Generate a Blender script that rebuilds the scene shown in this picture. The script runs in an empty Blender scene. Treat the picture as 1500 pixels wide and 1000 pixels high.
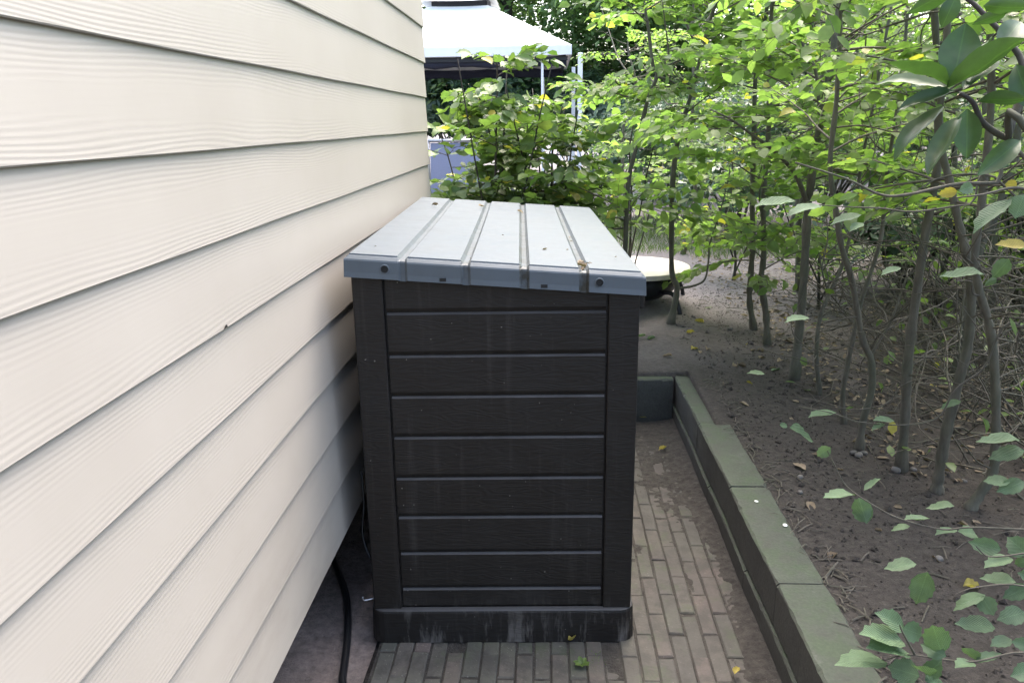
import bpy, math, random
import numpy as np
from mathutils import Vector, Matrix

random.seed(7); rng = np.random.default_rng(7)
S = bpy.context.scene
COL = S.collection
rad = math.radians

# ------------------------------------------------------------------ camera
FPX, YAW, PITCH, ROLL, CH = 1142.0, 2.81, 15.75, -0.83, 1.50
cam_d = bpy.data.cameras.new('camera'); cam = bpy.data.objects.new('camera', cam_d); COL.objects.link(cam)
cam_d.sensor_fit = 'HORIZONTAL'; cam_d.sensor_width = 36.0; cam_d.lens = 36.0 * FPX / 1500.0
cam_d.clip_start = 0.02; cam_d.clip_end = 2000
_a, _p, _r = rad(YAW), rad(PITCH), rad(ROLL)
cF = np.array([-math.sin(_a) * math.cos(_p), math.cos(_a) * math.cos(_p), -math.sin(_p)])
_R = np.array([math.cos(_a), math.sin(_a), 0.0]); _U = np.cross(_R, cF)
cR = _R * math.cos(_r) + _U * math.sin(_r); cU = _U * math.cos(_r) - _R * math.sin(_r)
cO = np.array([0, 0, CH])
cam.matrix_world = Matrix(((cR[0], cU[0], -cF[0], 0), (cR[1], cU[1], -cF[1], 0), (cR[2], cU[2], -cF[2], CH), (0, 0, 0, 1)))
S.camera = cam

# ------------------------------------------------------------------ light
SUN_EL, SUN_AZ = 62.0, 24.0            # azimuth from +y (ahead) towards +x (right)
w = bpy.data.worlds.new('World'); S.world = w; w.use_nodes = True
nt = w.node_tree; bg = nt.nodes['Background']
sky = nt.nodes.new('ShaderNodeTexSky'); sky.sky_type = 'NISHITA'; sky.sun_disc = False
sky.sun_elevation = rad(SUN_EL); sky.sun_rotation = rad(SUN_AZ)
sky.air_density = 1.0; sky.dust_density = 5.0; sky.ozone_density = 0.6
nt.links.new(sky.outputs[0], bg.inputs[0]); bg.inputs[1].default_value = 0.15
sl = bpy.data.lights.new('sun', 'SUN'); sun = bpy.data.objects.new('sun', sl); COL.objects.link(sun)
sl.energy = 1.0; sl.angle = rad(60); sl.color = (1.0, 0.975, 0.94)
d = Vector((math.sin(rad(SUN_AZ)) * math.cos(rad(SUN_EL)), math.cos(rad(SUN_AZ)) * math.cos(rad(SUN_EL)), math.sin(rad(SUN_EL))))
sun.rotation_euler = d.to_track_quat('Z', 'Y').to_euler(); sun.location = (3, 3, 8)
vs = S.view_settings; vs.view_transform = 'Standard'; vs.look = 'None'; vs.gamma = 1.0; vs.exposure = 2.6
vs.use_curve_mapping = False
S.cycles.max_bounces = 8; S.cycles.transparent_max_bounces = 8
S.cycles.use_denoising = True

# ------------------------------------------------------------------ helpers
def P(px, py, Y):
    """the point of the place seen at a photograph position, standing Y metres ahead"""
    dd = cF + cR * (px - 750) / FPX - cU * (py - 500) / FPX
    return cO + dd * (Y / dd[1])
def PZ(px, py, z):
    dd = cF + cR * (px - 750) / FPX - cU * (py - 500) / FPX
    return cO + dd * ((z - CH) / dd[2])

def link(name, data, parent=None, mat=None):
    o = bpy.data.objects.new(name, data); COL.objects.link(o)
    if parent: o.parent = parent
    if mat and data and not data.materials: data.materials.append(mat)
    return o
def tag(o, label=None, cat=None, group=None, kind=None):
    if label: o['label'] = label
    if cat: o['category'] = cat
    if group: o['group'] = group
    if kind: o['kind'] = kind
    return o
def empty(name, loc, rz=0.0):
    o = bpy.data.objects.new(name, None); COL.objects.link(o)
    o.location = loc; o.rotation_euler[2] = rz; o.empty_display_size = 0.1
    return o

class MB:
    def __init__(s): s.v = []; s.f = []; s.n = 0
    def add(s, V, Fs):
        b = s.n; s.v.append(np.asarray(V, float)); s.n += len(V)
        s.f.extend([tuple(i + b for i in f) for f in Fs]); return s
    def box(s, x0, x1, y0, y1, z0, z1):
        V = [(x, y, z) for z in (z0, z1) for y in (y0, y1) for x in (x0, x1)]
        return s.add(V, [(0, 2, 3, 1), (4, 5, 7, 6), (0, 1, 5, 4), (2, 6, 7, 3), (0, 4, 6, 2), (1, 3, 7, 5)])
    def tube(s, pts, rs, n=6, cap=True):
        pts = np.asarray(pts, float); m = len(pts)
        rs = np.broadcast_to(rs, (m,)) if np.ndim(rs) == 0 else np.asarray(rs)
        T = np.gradient(pts, axis=0); T /= (np.linalg.norm(T, axis=1)[:, None] + 1e-9)
        u = np.cross(T[0], (0, 0, 1.0)); u = u if np.linalg.norm(u) > .1 else np.cross(T[0], (1.0, 0, 0)); u /= np.linalg.norm(u)
        V = []; ang = np.arange(n) * 2 * math.pi / n
        for i in range(m):
            u = u - T[i] * (u @ T[i]); u /= np.linalg.norm(u) + 1e-9; q = np.cross(T[i], u)
            V.append(pts[i] + rs[i] * (np.cos(ang)[:, None] * u + np.sin(ang)[:, None] * q))
        V = np.concatenate(V); Fs = []
        for i in range(m - 1):
            for k in range(n):
                a, b2 = i * n + k, i * n + (k + 1) % n
                Fs.append((a, b2, b2 + n, a + n))
        if cap: Fs.append(tuple(range(n))[::-1]); Fs.append(tuple(range((m - 1) * n, m * n)))
        return s.add(V, Fs)
    def mesh(s, name, smooth=False, bevel=0):
        me = bpy.data.meshes.new(name)
        V = np.concatenate(s.v) if s.v else np.zeros((0, 3))
        me.from_pydata(V.tolist(), [], s.f); me.update()
        if smooth: me.shade_smooth()
        return me
    def build(s, name, mat, parent=None, smooth=False, bevel=0.0):
        o = link(name, s.mesh(name, smooth), parent, mat)
        if bevel:
            b = o.modifiers.new('bevel', 'BEVEL'); b.width = bevel; b.segments = 2; b.limit_method = 'ANGLE'; b.angle_limit = rad(40)
        return o

def smoothp(pts, k=4):
    p = np.asarray(pts, float)
    if len(p) < 3: return np.array([p[0] + (p[-1] - p[0]) * t for t in np.linspace(0, 1, k + 1)])
    q = np.vstack([2 * p[0] - p[1], p, 2 * p[-1] - p[-2]]); out = []
    for i in range(1, len(q) - 2):
        for t in np.linspace(0, 1, k, endpoint=False):
            a, b, c, e = q[i - 1], q[i], q[i + 1], q[i + 2]
            out.append(.5 * (2 * b + (c - a) * t + (2 * a - 5 * b + 4 * c - e) * t * t + (3 * b - 3 * c + e - a) * t ** 3))
    out.append(p[-1]); return np.array(out)

def vnoise(x, y, seed=0):
    def h(i, j):
        n = (i.astype(np.int64) * 374761393 + j.astype(np.int64) * 668265263 + seed * 974711) & 0x7fffffff
        n = ((n ^ (n >> 13)) * 1274126177) & 0x7fffffff
        return ((n ^ (n >> 16)) & 0xffff) / 65535.0
    xi, yi = np.floor(x), np.floor(y); fx, fy = x - xi, y - yi
    fx = fx * fx * (3 - 2 * fx); fy = fy * fy * (3 - 2 * fy)
    return (h(xi, yi) * (1 - fx) + h(xi + 1, yi) * fx) * (1 - fy) + (h(xi, yi + 1) * (1 - fx) + h(xi + 1, yi + 1) * fx) * fy
def fbm(x, y, seed=0, o=4):
    r = 0; a = .5
    for k in range(o): r = r + a * vnoise(x * 2 ** k, y * 2 ** k, seed + k); a *= .5
    return r

# ------------------------------------------------------------------ materials
def new_mat(name):
    m = bpy.data.materials.new(name); m.use_nodes = True
    n = m.node_tree.nodes; l = m.node_tree.links
    return m, n, l, n['Principled BSDF']
def noise_node(n, l, co, scale, detail=4, rough=.55, stretch=None):
    t = n.new('ShaderNodeTexNoise'); t.inputs['Scale'].default_value = scale; t.inputs['Detail'].default_value = detail; t.inputs['Roughness'].default_value = rough
    if stretch:
        mp = n.new('ShaderNodeMapping'); mp.inputs['Scale'].default_value = stretch; l.new(co, mp.inputs[0]); co = mp.outputs[0]
    l.new(co, t.inputs['Vector']); return t.outputs[0]
def ramp(n, l, fac, stops):
    r = n.new('ShaderNodeValToRGB'); e = r.color_ramp.elements
    while len(e) < len(stops): e.new(.5)
    for i, (p, c) in enumerate(stops):
        e[i].position = p; e[i].color = (*c, 1) if len(c) == 3 else c
    l.new(fac, r.inputs[0]); return r.outputs[0]
def mixc(n, l, fac, a, b, mode='MIX'):
    m = n.new('ShaderNodeMix'); m.data_type = 'RGBA'; m.blend_type = mode
    for k, s_ in ((0, fac), (6, a), (7, b)):
        if isinstance(s_, (int, float)): m.inputs[k].default_value = s_
        elif isinstance(s_, tuple): m.inputs[k].default_value = (*s_, 1)
        else: l.new(s_, m.inputs[k])
    return m.outputs[2]
def mth(n, l, op, a, b=None, c=None):
    m = n.new('ShaderNodeMath'); m.operation = op
    for k, s_ in enumerate((a, b, c)):
        if s_ is None: continue
        if isinstance(s_, (int, float)): m.inputs[k].default_value = s_
        else: l.new(s_, m.inputs[k])
    return m.outputs[0]
def bump(n, l, b, h, strength=.3, dist=.01, prev=None):
    q = n.new('ShaderNodeBump'); q.inputs['Strength'].default_value = strength; q.inputs['Distance'].default_value = dist
    l.new(h, q.inputs['Height'])
    if prev: l.new(prev, q.inputs['Normal'])
    if b: l.new(q.outputs[0], b.inputs['Normal'])
    return q.outputs[0]
def coords(n, kind='Object'): return n.new('ShaderNodeTexCoord').outputs[kind]
def world_pos(n): return n.new('ShaderNodeNewGeometry').outputs['Position']

def m_siding():
    m, n, l, b = new_mat('cream_woodgrain_siding')
    co = world_pos(n); oi = n.new('ShaderNodeObjectInfo').outputs['Random']
    sep = n.new('ShaderNodeSeparateXYZ'); l.new(co, sep.inputs[0])
    off = mth(n, l, 'MULTIPLY', oi, 37.0)
    cy = mth(n, l, 'ADD', mth(n, l, 'MULTIPLY', sep.outputs[1], 1.0), off)
    cmb = n.new('ShaderNodeCombineXYZ'); l.new(cy, cmb.inputs[1]); l.new(mth(n, l, 'ADD', sep.outputs[2], off), cmb.inputs[2])
    lo = noise_node(n, l, cmb.outputs[0], 1.0, 2, .5, (1, .8, 4.5))
    wv = mth(n, l, 'MULTIPLY_ADD', lo, 13.0, mth(n, l, 'MULTIPLY', sep.outputs[2], 120.0))
    fine = noise_node(n, l, cmb.outputs[0], 1.0, 3, .6, (1, 3, 90))
    sn = mth(n, l, 'SINE', mth(n, l, 'MULTIPLY_ADD', fine, 3.0, mth(n, l, 'MULTIPLY', wv, 6.2832)))
    msk = ramp(n, l, noise_node(n, l, cmb.outputs[0], 1.0, 2, .5, (1, .9, 9)), [(.35, (.12,) * 3), (.62, (1,) * 3)])
    fr = mth(n, l, 'FRACT', mth(n, l, 'DIVIDE', mth(n, l, 'SUBTRACT', sep.outputs[2], .3548), .1577))
    edge = ramp(n, l, mth(n, l, 'ADD', mth(n, l, 'ABSOLUTE', mth(n, l, 'SUBTRACT', fr, .47)), mth(n, l, 'MULTIPLY_ADD', lo, .5, -.25)), [(.10, (.05,) * 3), (.45, (1,) * 3)])
    msk = mth(n, l, 'MULTIPLY', mth(n, l, 'ADD', msk, .5), edge)
    fib = noise_node(n, l, cmb.outputs[0], 1.0, 4, .7, (1, 6, 260))
    h = mth(n, l, 'ADD', mth(n, l, 'MULTIPLY', sn, mth(n, l, 'MULTIPLY', msk, .5)), mth(n, l, 'MULTIPLY', fib, .35))
    nb = bump(n, l, b, h, .14, .0013)
    dirt = noise_node(n, l, co, 1.6, 5, .6)
    col = mixc(n, l, ramp(n, l, dirt, [(.35, (0,) * 3), (.75, (1,) * 3)]), (.358, .332, .296), (.325, .298, .262))
    spk = ramp(n, l, noise_node(n, l, co, 55, 2, .5), [(.77, (0,) * 3), (.80, (1,) * 3)])
    col = mixc(n, l, mth(n, l, 'MULTIPLY', spk, .25), col, (.35, .30, .25))
    spl = mth(n, l, 'MULTIPLY', ramp(n, l, sep.outputs[2], [(.33, (1,) * 3), (.75, (0,) * 3)]), ramp(n, l, noise_node(n, l, co, 1, 5, .65, (3, 3, 9)), [(.42, (0,) * 3), (.7, (.5,) * 3)]))   # rain splash
    col = mixc(n, l, spl, col, (.20, .175, .145))
    l.new(col, b.inputs['Base Color']); b.inputs['Roughness'].default_value = .42
    b.inputs['Specular IOR Level'].default_value = .5
    return m
def m_plastic_dark():
    m, n, l, b = new_mat('dark_woodgrain_plastic')
    co = coords(n); oi = n.new('ShaderNodeObjectInfo').outputs['Random']
    ad = n.new('ShaderNodeVectorMath'); ad.operation = 'ADD'; l.new(co, ad.inputs[0]); l.new(mth(n, l, 'MULTIPLY', oi, 20.0), ad.inputs[1])
    g1 = noise_node(n, l, ad.outputs[0], 1, 4, .65, (4, 4, 120)); g2 = noise_node(n, l, ad.outputs[0], 1, 2, .5, (6, 6, 30))
    sn = mth(n, l, 'SINE', mth(n, l, 'MULTIPLY', g2, 60.0))
    bump(n, l, b, mth(n, l, 'ADD', mth(n, l, 'MULTIPLY', sn, .35), g1), .32, .0016)
    wp = world_pos(n)
    du = noise_node(n, l, wp, 5, 6, .7)
    dust = ramp(n, l, du, [(.46, (0,) * 3), (.75, (1,) * 3)])
    streak = ramp(n, l, noise_node(n, l, wp, 1, 4, .7, (26, 26, 5)), [(.50, (0,) * 3), (.66, (1,) * 3)])
    sep = n.new('ShaderNodeSeparateXYZ'); l.new(wp, sep.inputs[0])
    low = ramp(n, l, sep.outputs[2], [(.0, (1,) * 3), (.17, (.0,) * 3)])      # splashed dirt dried on the foot
    col = mixc(n, l, mth(n, l, 'MULTIPLY', dust, .35), (.0135, .0115, .0100), (.028, .025, .022))
    col = mixc(n, l, mth(n, l, 'MULTIPLY', mth(n, l, 'MULTIPLY', streak, low), .8), col, (.16, .145, .13))
    run = ramp(n, l, noise_node(n, l, wp, 1, 5, .7, (30, 30, 1.6)), [(.55, (0,) * 3), (.75, (.55,) * 3)]); col = mixc(n, l, run, col, (.045, .041, .037))
    fleck = ramp(n, l, noise_node(n, l, wp, 95, 1, .4), [(.79, (0,) * 3), (.81, (.8,) * 3)]); col = mixc(n, l, fleck, col, (.20, .18, .16))
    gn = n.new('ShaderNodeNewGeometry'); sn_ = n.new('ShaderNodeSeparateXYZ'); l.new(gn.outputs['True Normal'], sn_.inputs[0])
    sheen_dust = mth(n, l, 'MULTIPLY', ramp(n, l, sn_.outputs[2], [(.35, (0,) * 3), (.6, (1,) * 3)]), ramp(n, l, du, [(.3, (.5,) * 3), (.6, (1,) * 3)]))   # ledges tinted paler: sky glint put into the colour, with some dust
    col = mixc(n, l, sheen_dust, col, (.075, .072, .070))
    l.new(col, b.inputs['Base Color'])
    l.new(ramp(n, l, du, [(.3, (.42,) * 3), (.7, (.60,) * 3)]), b.inputs['Roughness']); b.inputs['Specular IOR Level'].default_value = .28
    return m
def m_lid():
    m, n, l, b = new_mat('grey_blue_lid_plastic')
    co = coords(n)
    d1 = noise_node(n, l, co, 9, 6, .7); d2 = noise_node(n, l, co, 60, 3, .6)
    col = mixc(n, l, ramp(n, l, d1, [(.4, (0,) * 3), (.8, (1,) * 3)]), (.082, .099, .115), (.074, .086, .094))
    col = mixc(n, l, ramp(n, l, d2, [(.68, (0,) * 3), (.78, (.55,) * 3)]), col, (.15, .14, .11))
    at = n.new('ShaderNodeAttribute'); at.attribute_name = 'grime'
    gm = mth(n, l, 'MULTIPLY', at.outputs['Fac'], ramp(n, l, noise_node(n, l, co, 24, 5, .7), [(.38, (.15,) * 3), (.62, (1,) * 3)]))
    col = mixc(n, l, gm, col, (.026, .024, .016))
    l.new(col, b.inputs['Base Color']); l.new(ramp(n, l, d1, [(.3, (.42,) * 3), (.8, (.6,) * 3)]), b.inputs['Roughness']); b.inputs['Specular IOR Level'].default_value = .32
    bump(n, l, b, d2, .12, .002)
    return m
def m_brick():
    m, n, l, b = new_mat('paving_brick')
    oi = n.new('ShaderNodeObjectInfo').outputs['Random']; wp = world_pos(n)
    base = ramp(n, l, oi, [(0, (.08, .078, .066)), (.3, (.125, .112, .10)), (.55, (.175, .118, .108)), (.8, (.10, .095, .082)), (1, (.20, .13, .12))])
    v = noise_node(n, l, wp, 40, 6, .7)
    base = mixc(n, l, .75, base, ramp(n, l, v, [(.25, (.45,) * 3), (.75, (1.25,) * 3)]), 'MULTIPLY')
    big = noise_node(n, l, wp, 3.4, 4, .6)
    base = mixc(n, l, ramp(n, l, big, [(.38, (.1,) * 3), (.62, (.7,) * 3)]), base, (.085, .095, .06))
    spk = ramp(n, l, noise_node(n, l, wp, 160, 2, .5), [(.67, (0,) * 3), (.73, (.7,) * 3)])
    base = mixc(n, l, spk, base, (.35, .32, .27))
    sp = n.new('ShaderNodeSeparateXYZ'); l.new(wp, sp.inputs[0])
    film = mth(n, l, 'ADD', mth(n, l, 'MULTIPLY', sp.outputs[0], .28), mth(n, l, 'MULTIPLY', noise_node(n, l, wp, 6, 6, .65), .9))
    base = mixc(n, l, ramp(n, l, film, [(.30, (.25,) * 3), (.60, (.85,) * 3)]), base, (.062, .056, .049))
    blot = ramp(n, l, noise_node(n, l, wp, 13, 7, .72), [(.46, (0,) * 3), (.60, (.75,) * 3)]); base = mixc(n, l, blot, base, (.048, .043, .037))
    mossy = ramp(n, l, noise_node(n, l, wp, 8, 6, .7), [(.54, (0,) * 3), (.68, (.6,) * 3)]); base = mixc(n, l, mossy, base, (.055, .07, .035))
    l.new(base, b.inputs['Base Color']); b.inputs['Roughness'].default_value = .85
    bump(n, l, b, v, .5, .004); return m
def m_soil(name, near, far, spec=True):
    m, n, l, b = new_mat(name); wp = world_pos(n)
    sep = n.new('ShaderNodeSeparateXYZ'); l.new(wp, sep.inputs[0])
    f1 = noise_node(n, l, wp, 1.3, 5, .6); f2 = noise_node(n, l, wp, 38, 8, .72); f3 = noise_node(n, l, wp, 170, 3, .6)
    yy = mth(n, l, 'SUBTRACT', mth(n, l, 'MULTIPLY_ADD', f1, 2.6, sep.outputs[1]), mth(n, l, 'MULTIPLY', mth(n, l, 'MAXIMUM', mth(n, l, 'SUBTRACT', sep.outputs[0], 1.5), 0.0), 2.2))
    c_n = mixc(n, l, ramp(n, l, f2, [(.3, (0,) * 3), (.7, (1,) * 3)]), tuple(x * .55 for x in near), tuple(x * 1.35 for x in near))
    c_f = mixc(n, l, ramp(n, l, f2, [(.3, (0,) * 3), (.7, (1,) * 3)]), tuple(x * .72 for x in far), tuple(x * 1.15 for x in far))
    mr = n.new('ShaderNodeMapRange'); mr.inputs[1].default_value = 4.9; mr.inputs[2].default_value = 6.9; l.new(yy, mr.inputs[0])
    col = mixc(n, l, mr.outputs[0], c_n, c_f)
    spk = ramp(n, l, f3, [(.66, (0,) * 3), (.72, (1,) * 3)])
    col = mixc(n, l, mth(n, l, 'MULTIPLY', spk, .55), col, (.20, .175, .15))
    l.new(col, b.inputs['Base Color']); b.inputs['Roughness'].default_value = .95; b.inputs['Specular IOR Level'].default_value = .2
    q = bump(n, l, None, f2, .9, .012); bump(n, l, b, f3, .6, .004, q)
    return m
def m_concrete(name, c, moss=(.085, .105, .068), amount=.85):
    m, n, l, b = new_mat(name); wp = world_pos(n)
    g = n.new('ShaderNodeNewGeometry'); sep = n.new('ShaderNodeSeparateXYZ'); l.new(g.outputs['Normal'], sep.inputs[0])
    f1 = noise_node(n, l, wp, 5, 6, .65); f2 = noise_node(n, l, wp, 120, 4, .6)
    col = mixc(n, l, ramp(n, l, f1, [(.3, (0,) * 3), (.75, (1,) * 3)]), tuple(x * .7 for x in c), tuple(x * 1.15 for x in c))
    mo = mth(n, l, 'MULTIPLY', ramp(n, l, f1, [(.25, (.45,) * 3), (.62, (1,) * 3)]), ramp(n, l, sep.outputs[2], [(.3, (.12,) * 3), (.9, (1,) * 3)]))
    col = mixc(n, l, mth(n, l, 'MULTIPLY', mo, amount), col, moss)
    f3 = noise_node(n, l, wp, 17, 6, .7); col = mixc(n, l, ramp(n, l, f3, [(.5, (0,) * 3), (.68, (.75,) * 3)]), col, (.04, .036, .03))
    col = mixc(n, l, ramp(n, l, noise_node(n, l, wp, 9, 5, .7), [(.58, (0,) * 3), (.7, (.5,) * 3)]), col, (.105, .105, .09))
    col = mixc(n, l, mth(n, l, 'MULTIPLY', ramp(n, l, noise_node(n, l, wp, 11, 6, .72), [(.47, (0,) * 3), (.60, (.5,) * 3)]), ramp(n, l, sep.outputs[2], [(.3, (.1,) * 3), (.9, (1,) * 3)])), col, (.038, .062, .024))
    col = mixc(n, l, .5, col, ramp(n, l, f2, [(.3, (.6,) * 3), (.7, (1.25,) * 3)]), 'MULTIPLY')
    l.new(col, b.inputs['Base Color']); b.inputs['Roughness'].default_value = .82
    bump(n, l, b, mth(n, l, 'ADD', f2, f1), .3, .004); return m
def m_leaf(name, c1, c2, rare=None, transl=.42, rough=.42, veins=False):
    m, n, l, b = new_mat(name)
    g = n.new('ShaderNodeNewGeometry'); oi = n.new('ShaderNodeObjectInfo')
    r = mth(n, l, 'FRACT', mth(n, l, 'ADD', g.outputs['Random Per Island'], oi.outputs['Random']))
    stops = [(0, c1), (.972 if rare else 1, c2)] + ([(.985, rare), (1, rare)] if rare else [])
    col = ramp(n, l, r, stops)
    bl = noise_node(n, l, g.outputs['Position'], 45, 3, .6)
    col = mixc(n, l, .6, col, ramp(n, l, bl, [(.3, (.72,) * 3), (.7, (1.2,) * 3)]), 'MULTIPLY')
    if veins == 'mid':
        co = coords(n); sp = n.new('ShaderNodeSeparateXYZ'); l.new(co, sp.inputs[0])
        col = mixc(n, l, 1.0, col, ramp(n, l, mth(n, l, 'ABSOLUTE', sp.outputs[1]), [(0, (1.5, 1.5, 1.3)), (.03, (1,) * 3)]), 'MULTIPLY')
    elif veins:
        co = coords(n); sp = n.new('ShaderNodeSeparateXYZ'); l.new(co, sp.inputs[0])
        ay = mth(n, l, 'ABSOLUTE', sp.outputs[1])
        vv = mth(n, l, 'SINE', mth(n, l, 'MULTIPLY', mth(n, l, 'SUBTRACT', sp.outputs[0], mth(n, l, 'MULTIPLY', ay, .9)), 80.0))
        vr = ramp(n, l, vv, [(.0, (1,) * 3), (.8, (.82,) * 3), (1, (1.25,) * 3)])
        mid = ramp(n, l, ay, [(0, (1.35,) * 3), (.025, (1,) * 3)])
        col = mixc(n, l, 1.0, col, vr, 'MULTIPLY'); col = mixc(n, l, 1.0, col, mid, 'MULTIPLY')
        bump(n, l, b, vv, .35, .03)
    l.new(col, b.inputs['Base Color']); b.inputs['Roughness'].default_value = rough
    b.inputs['Specular IOR Level'].default_value = .45
    tr = n.new('ShaderNodeBsdfTranslucent'); tc = mixc(n, l, 1.0, col, (1.2, 1.4, .75), 'MULTIPLY'); l.new(tc, tr.inputs[0])
    mx = n.new('ShaderNodeMixShader'); mx.inputs[0].default_value = transl
    l.new(b.outputs[0], mx.inputs[1]); l.new(tr.outputs[0], mx.inputs[2]); l.new(mx.outputs[0], n['Material Output'].inputs[0])
    return m
def m_bark(name, c):
    m, n, l, b = new_mat(name); wp = world_pos(n)
    f = noise_node(n, l, wp, 1, 5, .65, (40, 40, 12)); f2 = noise_node(n, l, wp, 7, 4, .6)
    col = mixc(n, l, ramp(n, l, f, [(.3, (0,) * 3), (.7, (1,) * 3)]), tuple(x * .6 for x in c), tuple(x * 1.4 for x in c))
    col = mixc(n, l, ramp(n, l, f2, [(.45, (0,) * 3), (.7, (.6,) * 3)]), col, (.075, .085, .05))
    l.new(col, b.inputs['Base Color']); b.inputs['Roughness'].default_value = .85
    bump(n, l, b, f, .5, .004); return m
def m_plain(name, c, rough=.6, metal=0, vary=.15, scale=30):
    m, n, l, b = new_mat(name); wp = world_pos(n); f = noise_node(n, l, wp, scale, 5, .6)
    col = mixc(n, l, ramp(n, l, f, [(.3, (0,) * 3), (.7, (1,) * 3)]), tuple(x * (1 - vary) for x in c), tuple(min(1, x * (1 + vary)) for x in c))
    l.new(col, b.inputs['Base Color']); b.inputs['Roughness'].default_value = rough; b.inputs['Metallic'].default_value = metal
    bump(n, l, b, f, .15, .002); return m

M = dict(
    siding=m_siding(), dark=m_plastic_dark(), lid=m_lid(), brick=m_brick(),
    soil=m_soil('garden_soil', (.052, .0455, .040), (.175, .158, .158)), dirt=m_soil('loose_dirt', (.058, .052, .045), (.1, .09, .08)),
    kerb=m_concrete('mossy_concrete', (.068, .064, .058), (.044, .057, .034)), plinth=m_plain('foundation', (.05, .045, .04), .9),
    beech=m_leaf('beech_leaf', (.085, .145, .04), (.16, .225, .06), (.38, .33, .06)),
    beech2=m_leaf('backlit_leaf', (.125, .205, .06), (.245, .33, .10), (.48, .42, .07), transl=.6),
    near_leaf=m_leaf('hornbeam_leaf', (.10, .16, .085), (.14, .205, .11), None, .25, .5, veins=True),
    yellow=m_leaf('yellow_leaf', (.35, .28, .05), (.45, .36, .10), None, .3, .6, veins=True),
    rhodo=m_leaf('rhododendron_leaf', (.028, .062, .018), (.048, .092, .026), None, .26, .42, veins='mid'),
    rhodo_far=m_leaf('dark_evergreen_leaf', (.05, .095, .05), (.095, .15, .08), None, .2, .35),
    tree_far=m_leaf('far_tree_leaf', (.09, .165, .06), (.17, .25, .09), None, .5, .5),
    dry=m_leaf('dry_leaf', (.10, .072, .045), (.27, .21, .14), None, .1, .8),
    bark=m_bark('sapling_bark', (.105, .096, .072)), twig=m_bark('twig_bark', (.095, .082, .064)), barkdark=m_bark('dark_bark', (.035, .03, .025)),
    white=m_plain('white_paint', (.8, .8, .8), .4, 0, .04), canvas=m_plain('white_canvas', (.82, .82, .80), .8, 0, .03, 6),
    sling=m_plain('blue_grey_mesh', (.17, .19, .27), .75, 0, .1, 200), black=m_plain('black_rubber', (.012, .012, .013), .4),
    void=m_plain('hollow_black', (.006, .006, .006), .7), wood=m_plain('pale_wood', (.58, .52, .47), .7, 0, .12, 14),
    iron=m_plain('dark_iron', (.014, .015, .02), .5, .2), stone=m_plain('pebble', (.12, .11, .10), .8, 0, .3, 20),
    drop=m_plain('white_dropping', (.8, .8, .76), .7, 0, .05), grass=m_leaf('grass_blade', (.07, .12, .03), (.14, .19, .06), None, .3, .6),
    metal=m_plain('grey_metal', (.35, .35, .36), .35, .9),
)

# ================================================================== ground
KI, KO, KT, KY = .6385, .776, .2415, 3.76      # kerb inner face, outer face, top height, far end
DW = .589                                      # wall face
SOIL = .232
xs = np.unique(np.concatenate([[-600, -200, -60, -20, -8, -4, -2, -1.2], np.linspace(-1.0, .66, 26), [.70, .71], np.arange(.73, 4.2, .03), np.arange(4.2, 9, .25), [12, 20, 40, 100, 300, 600]]))
ys = np.unique(np.concatenate([[-600, -200, -60, -20, -8, -4, -2, -1], np.arange(-.5, 3.76, .04), [3.80, 3.81], np.arange(3.84, 9, .04), np.arange(9, 20, .4), [24, 32, 50, 100, 300, 900]]))
X, Y = np.meshgrid(xs, ys)
hi = (X > .705) | (Y > 3.805)
und = .05 * (fbm(X * .55, Y * .55, 3, 3) - .45) + .022 * (fbm(X * 5, Y * 5, 9, 4) - .47) + .012 * (fbm(X * 22, Y * 22, 5, 2) - .4)
fade = np.clip((np.abs(X - .75) - .06) / .5, 0, 1); fade2 = np.where(X > .7, fade, np.clip((Y - 3.95) / .5, 0, 1))
Zs = np.where(hi, SOIL + und * (.35 + .65 * fade2), -.022 + .02 * (fbm(X * 9, Y * 9, 2, 3) - .3))
sp = .028 * np.clip((Y - 3.0 + .5 * (fbm(X * 4, Y * 4, 41, 3) - .5)) / .45, 0, 1) * np.clip(1.6 - np.abs(X - .80) / .16, 0, 1)
sp = np.maximum(sp, .026 * np.clip(1.5 - np.abs(Y - 3.95) / .2, 0, 1) * (X < .9))
Zs = np.where(hi, Zs + sp, Zs)
Zs = np.where(hi & (X < 5) & (Y < 6), Zs + .012 * (fbm(X * 3, Y * 3, 31, 2) - .4), Zs)
ny, nx = X.shape
idx = np.arange(nx * ny).reshape(ny, nx)
me = bpy.data.meshes.new('ground')
Fg = np.stack([idx[:-1, :-1], idx[:-1, 1:], idx[1:, 1:], idx[1:, :-1]], -1).reshape(-1, 4)
me.from_pydata(np.stack([X, Y, Zs], -1).reshape(-1, 3).tolist(), [], Fg.tolist()); me.shade_smooth()
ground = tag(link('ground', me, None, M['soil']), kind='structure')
def soil_z(x, y):
    j = int(np.searchsorted(xs, x)); i = int(np.searchsorted(ys, y)); return float(Zs[min(i, ny - 1), min(j, nx - 1)])

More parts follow.
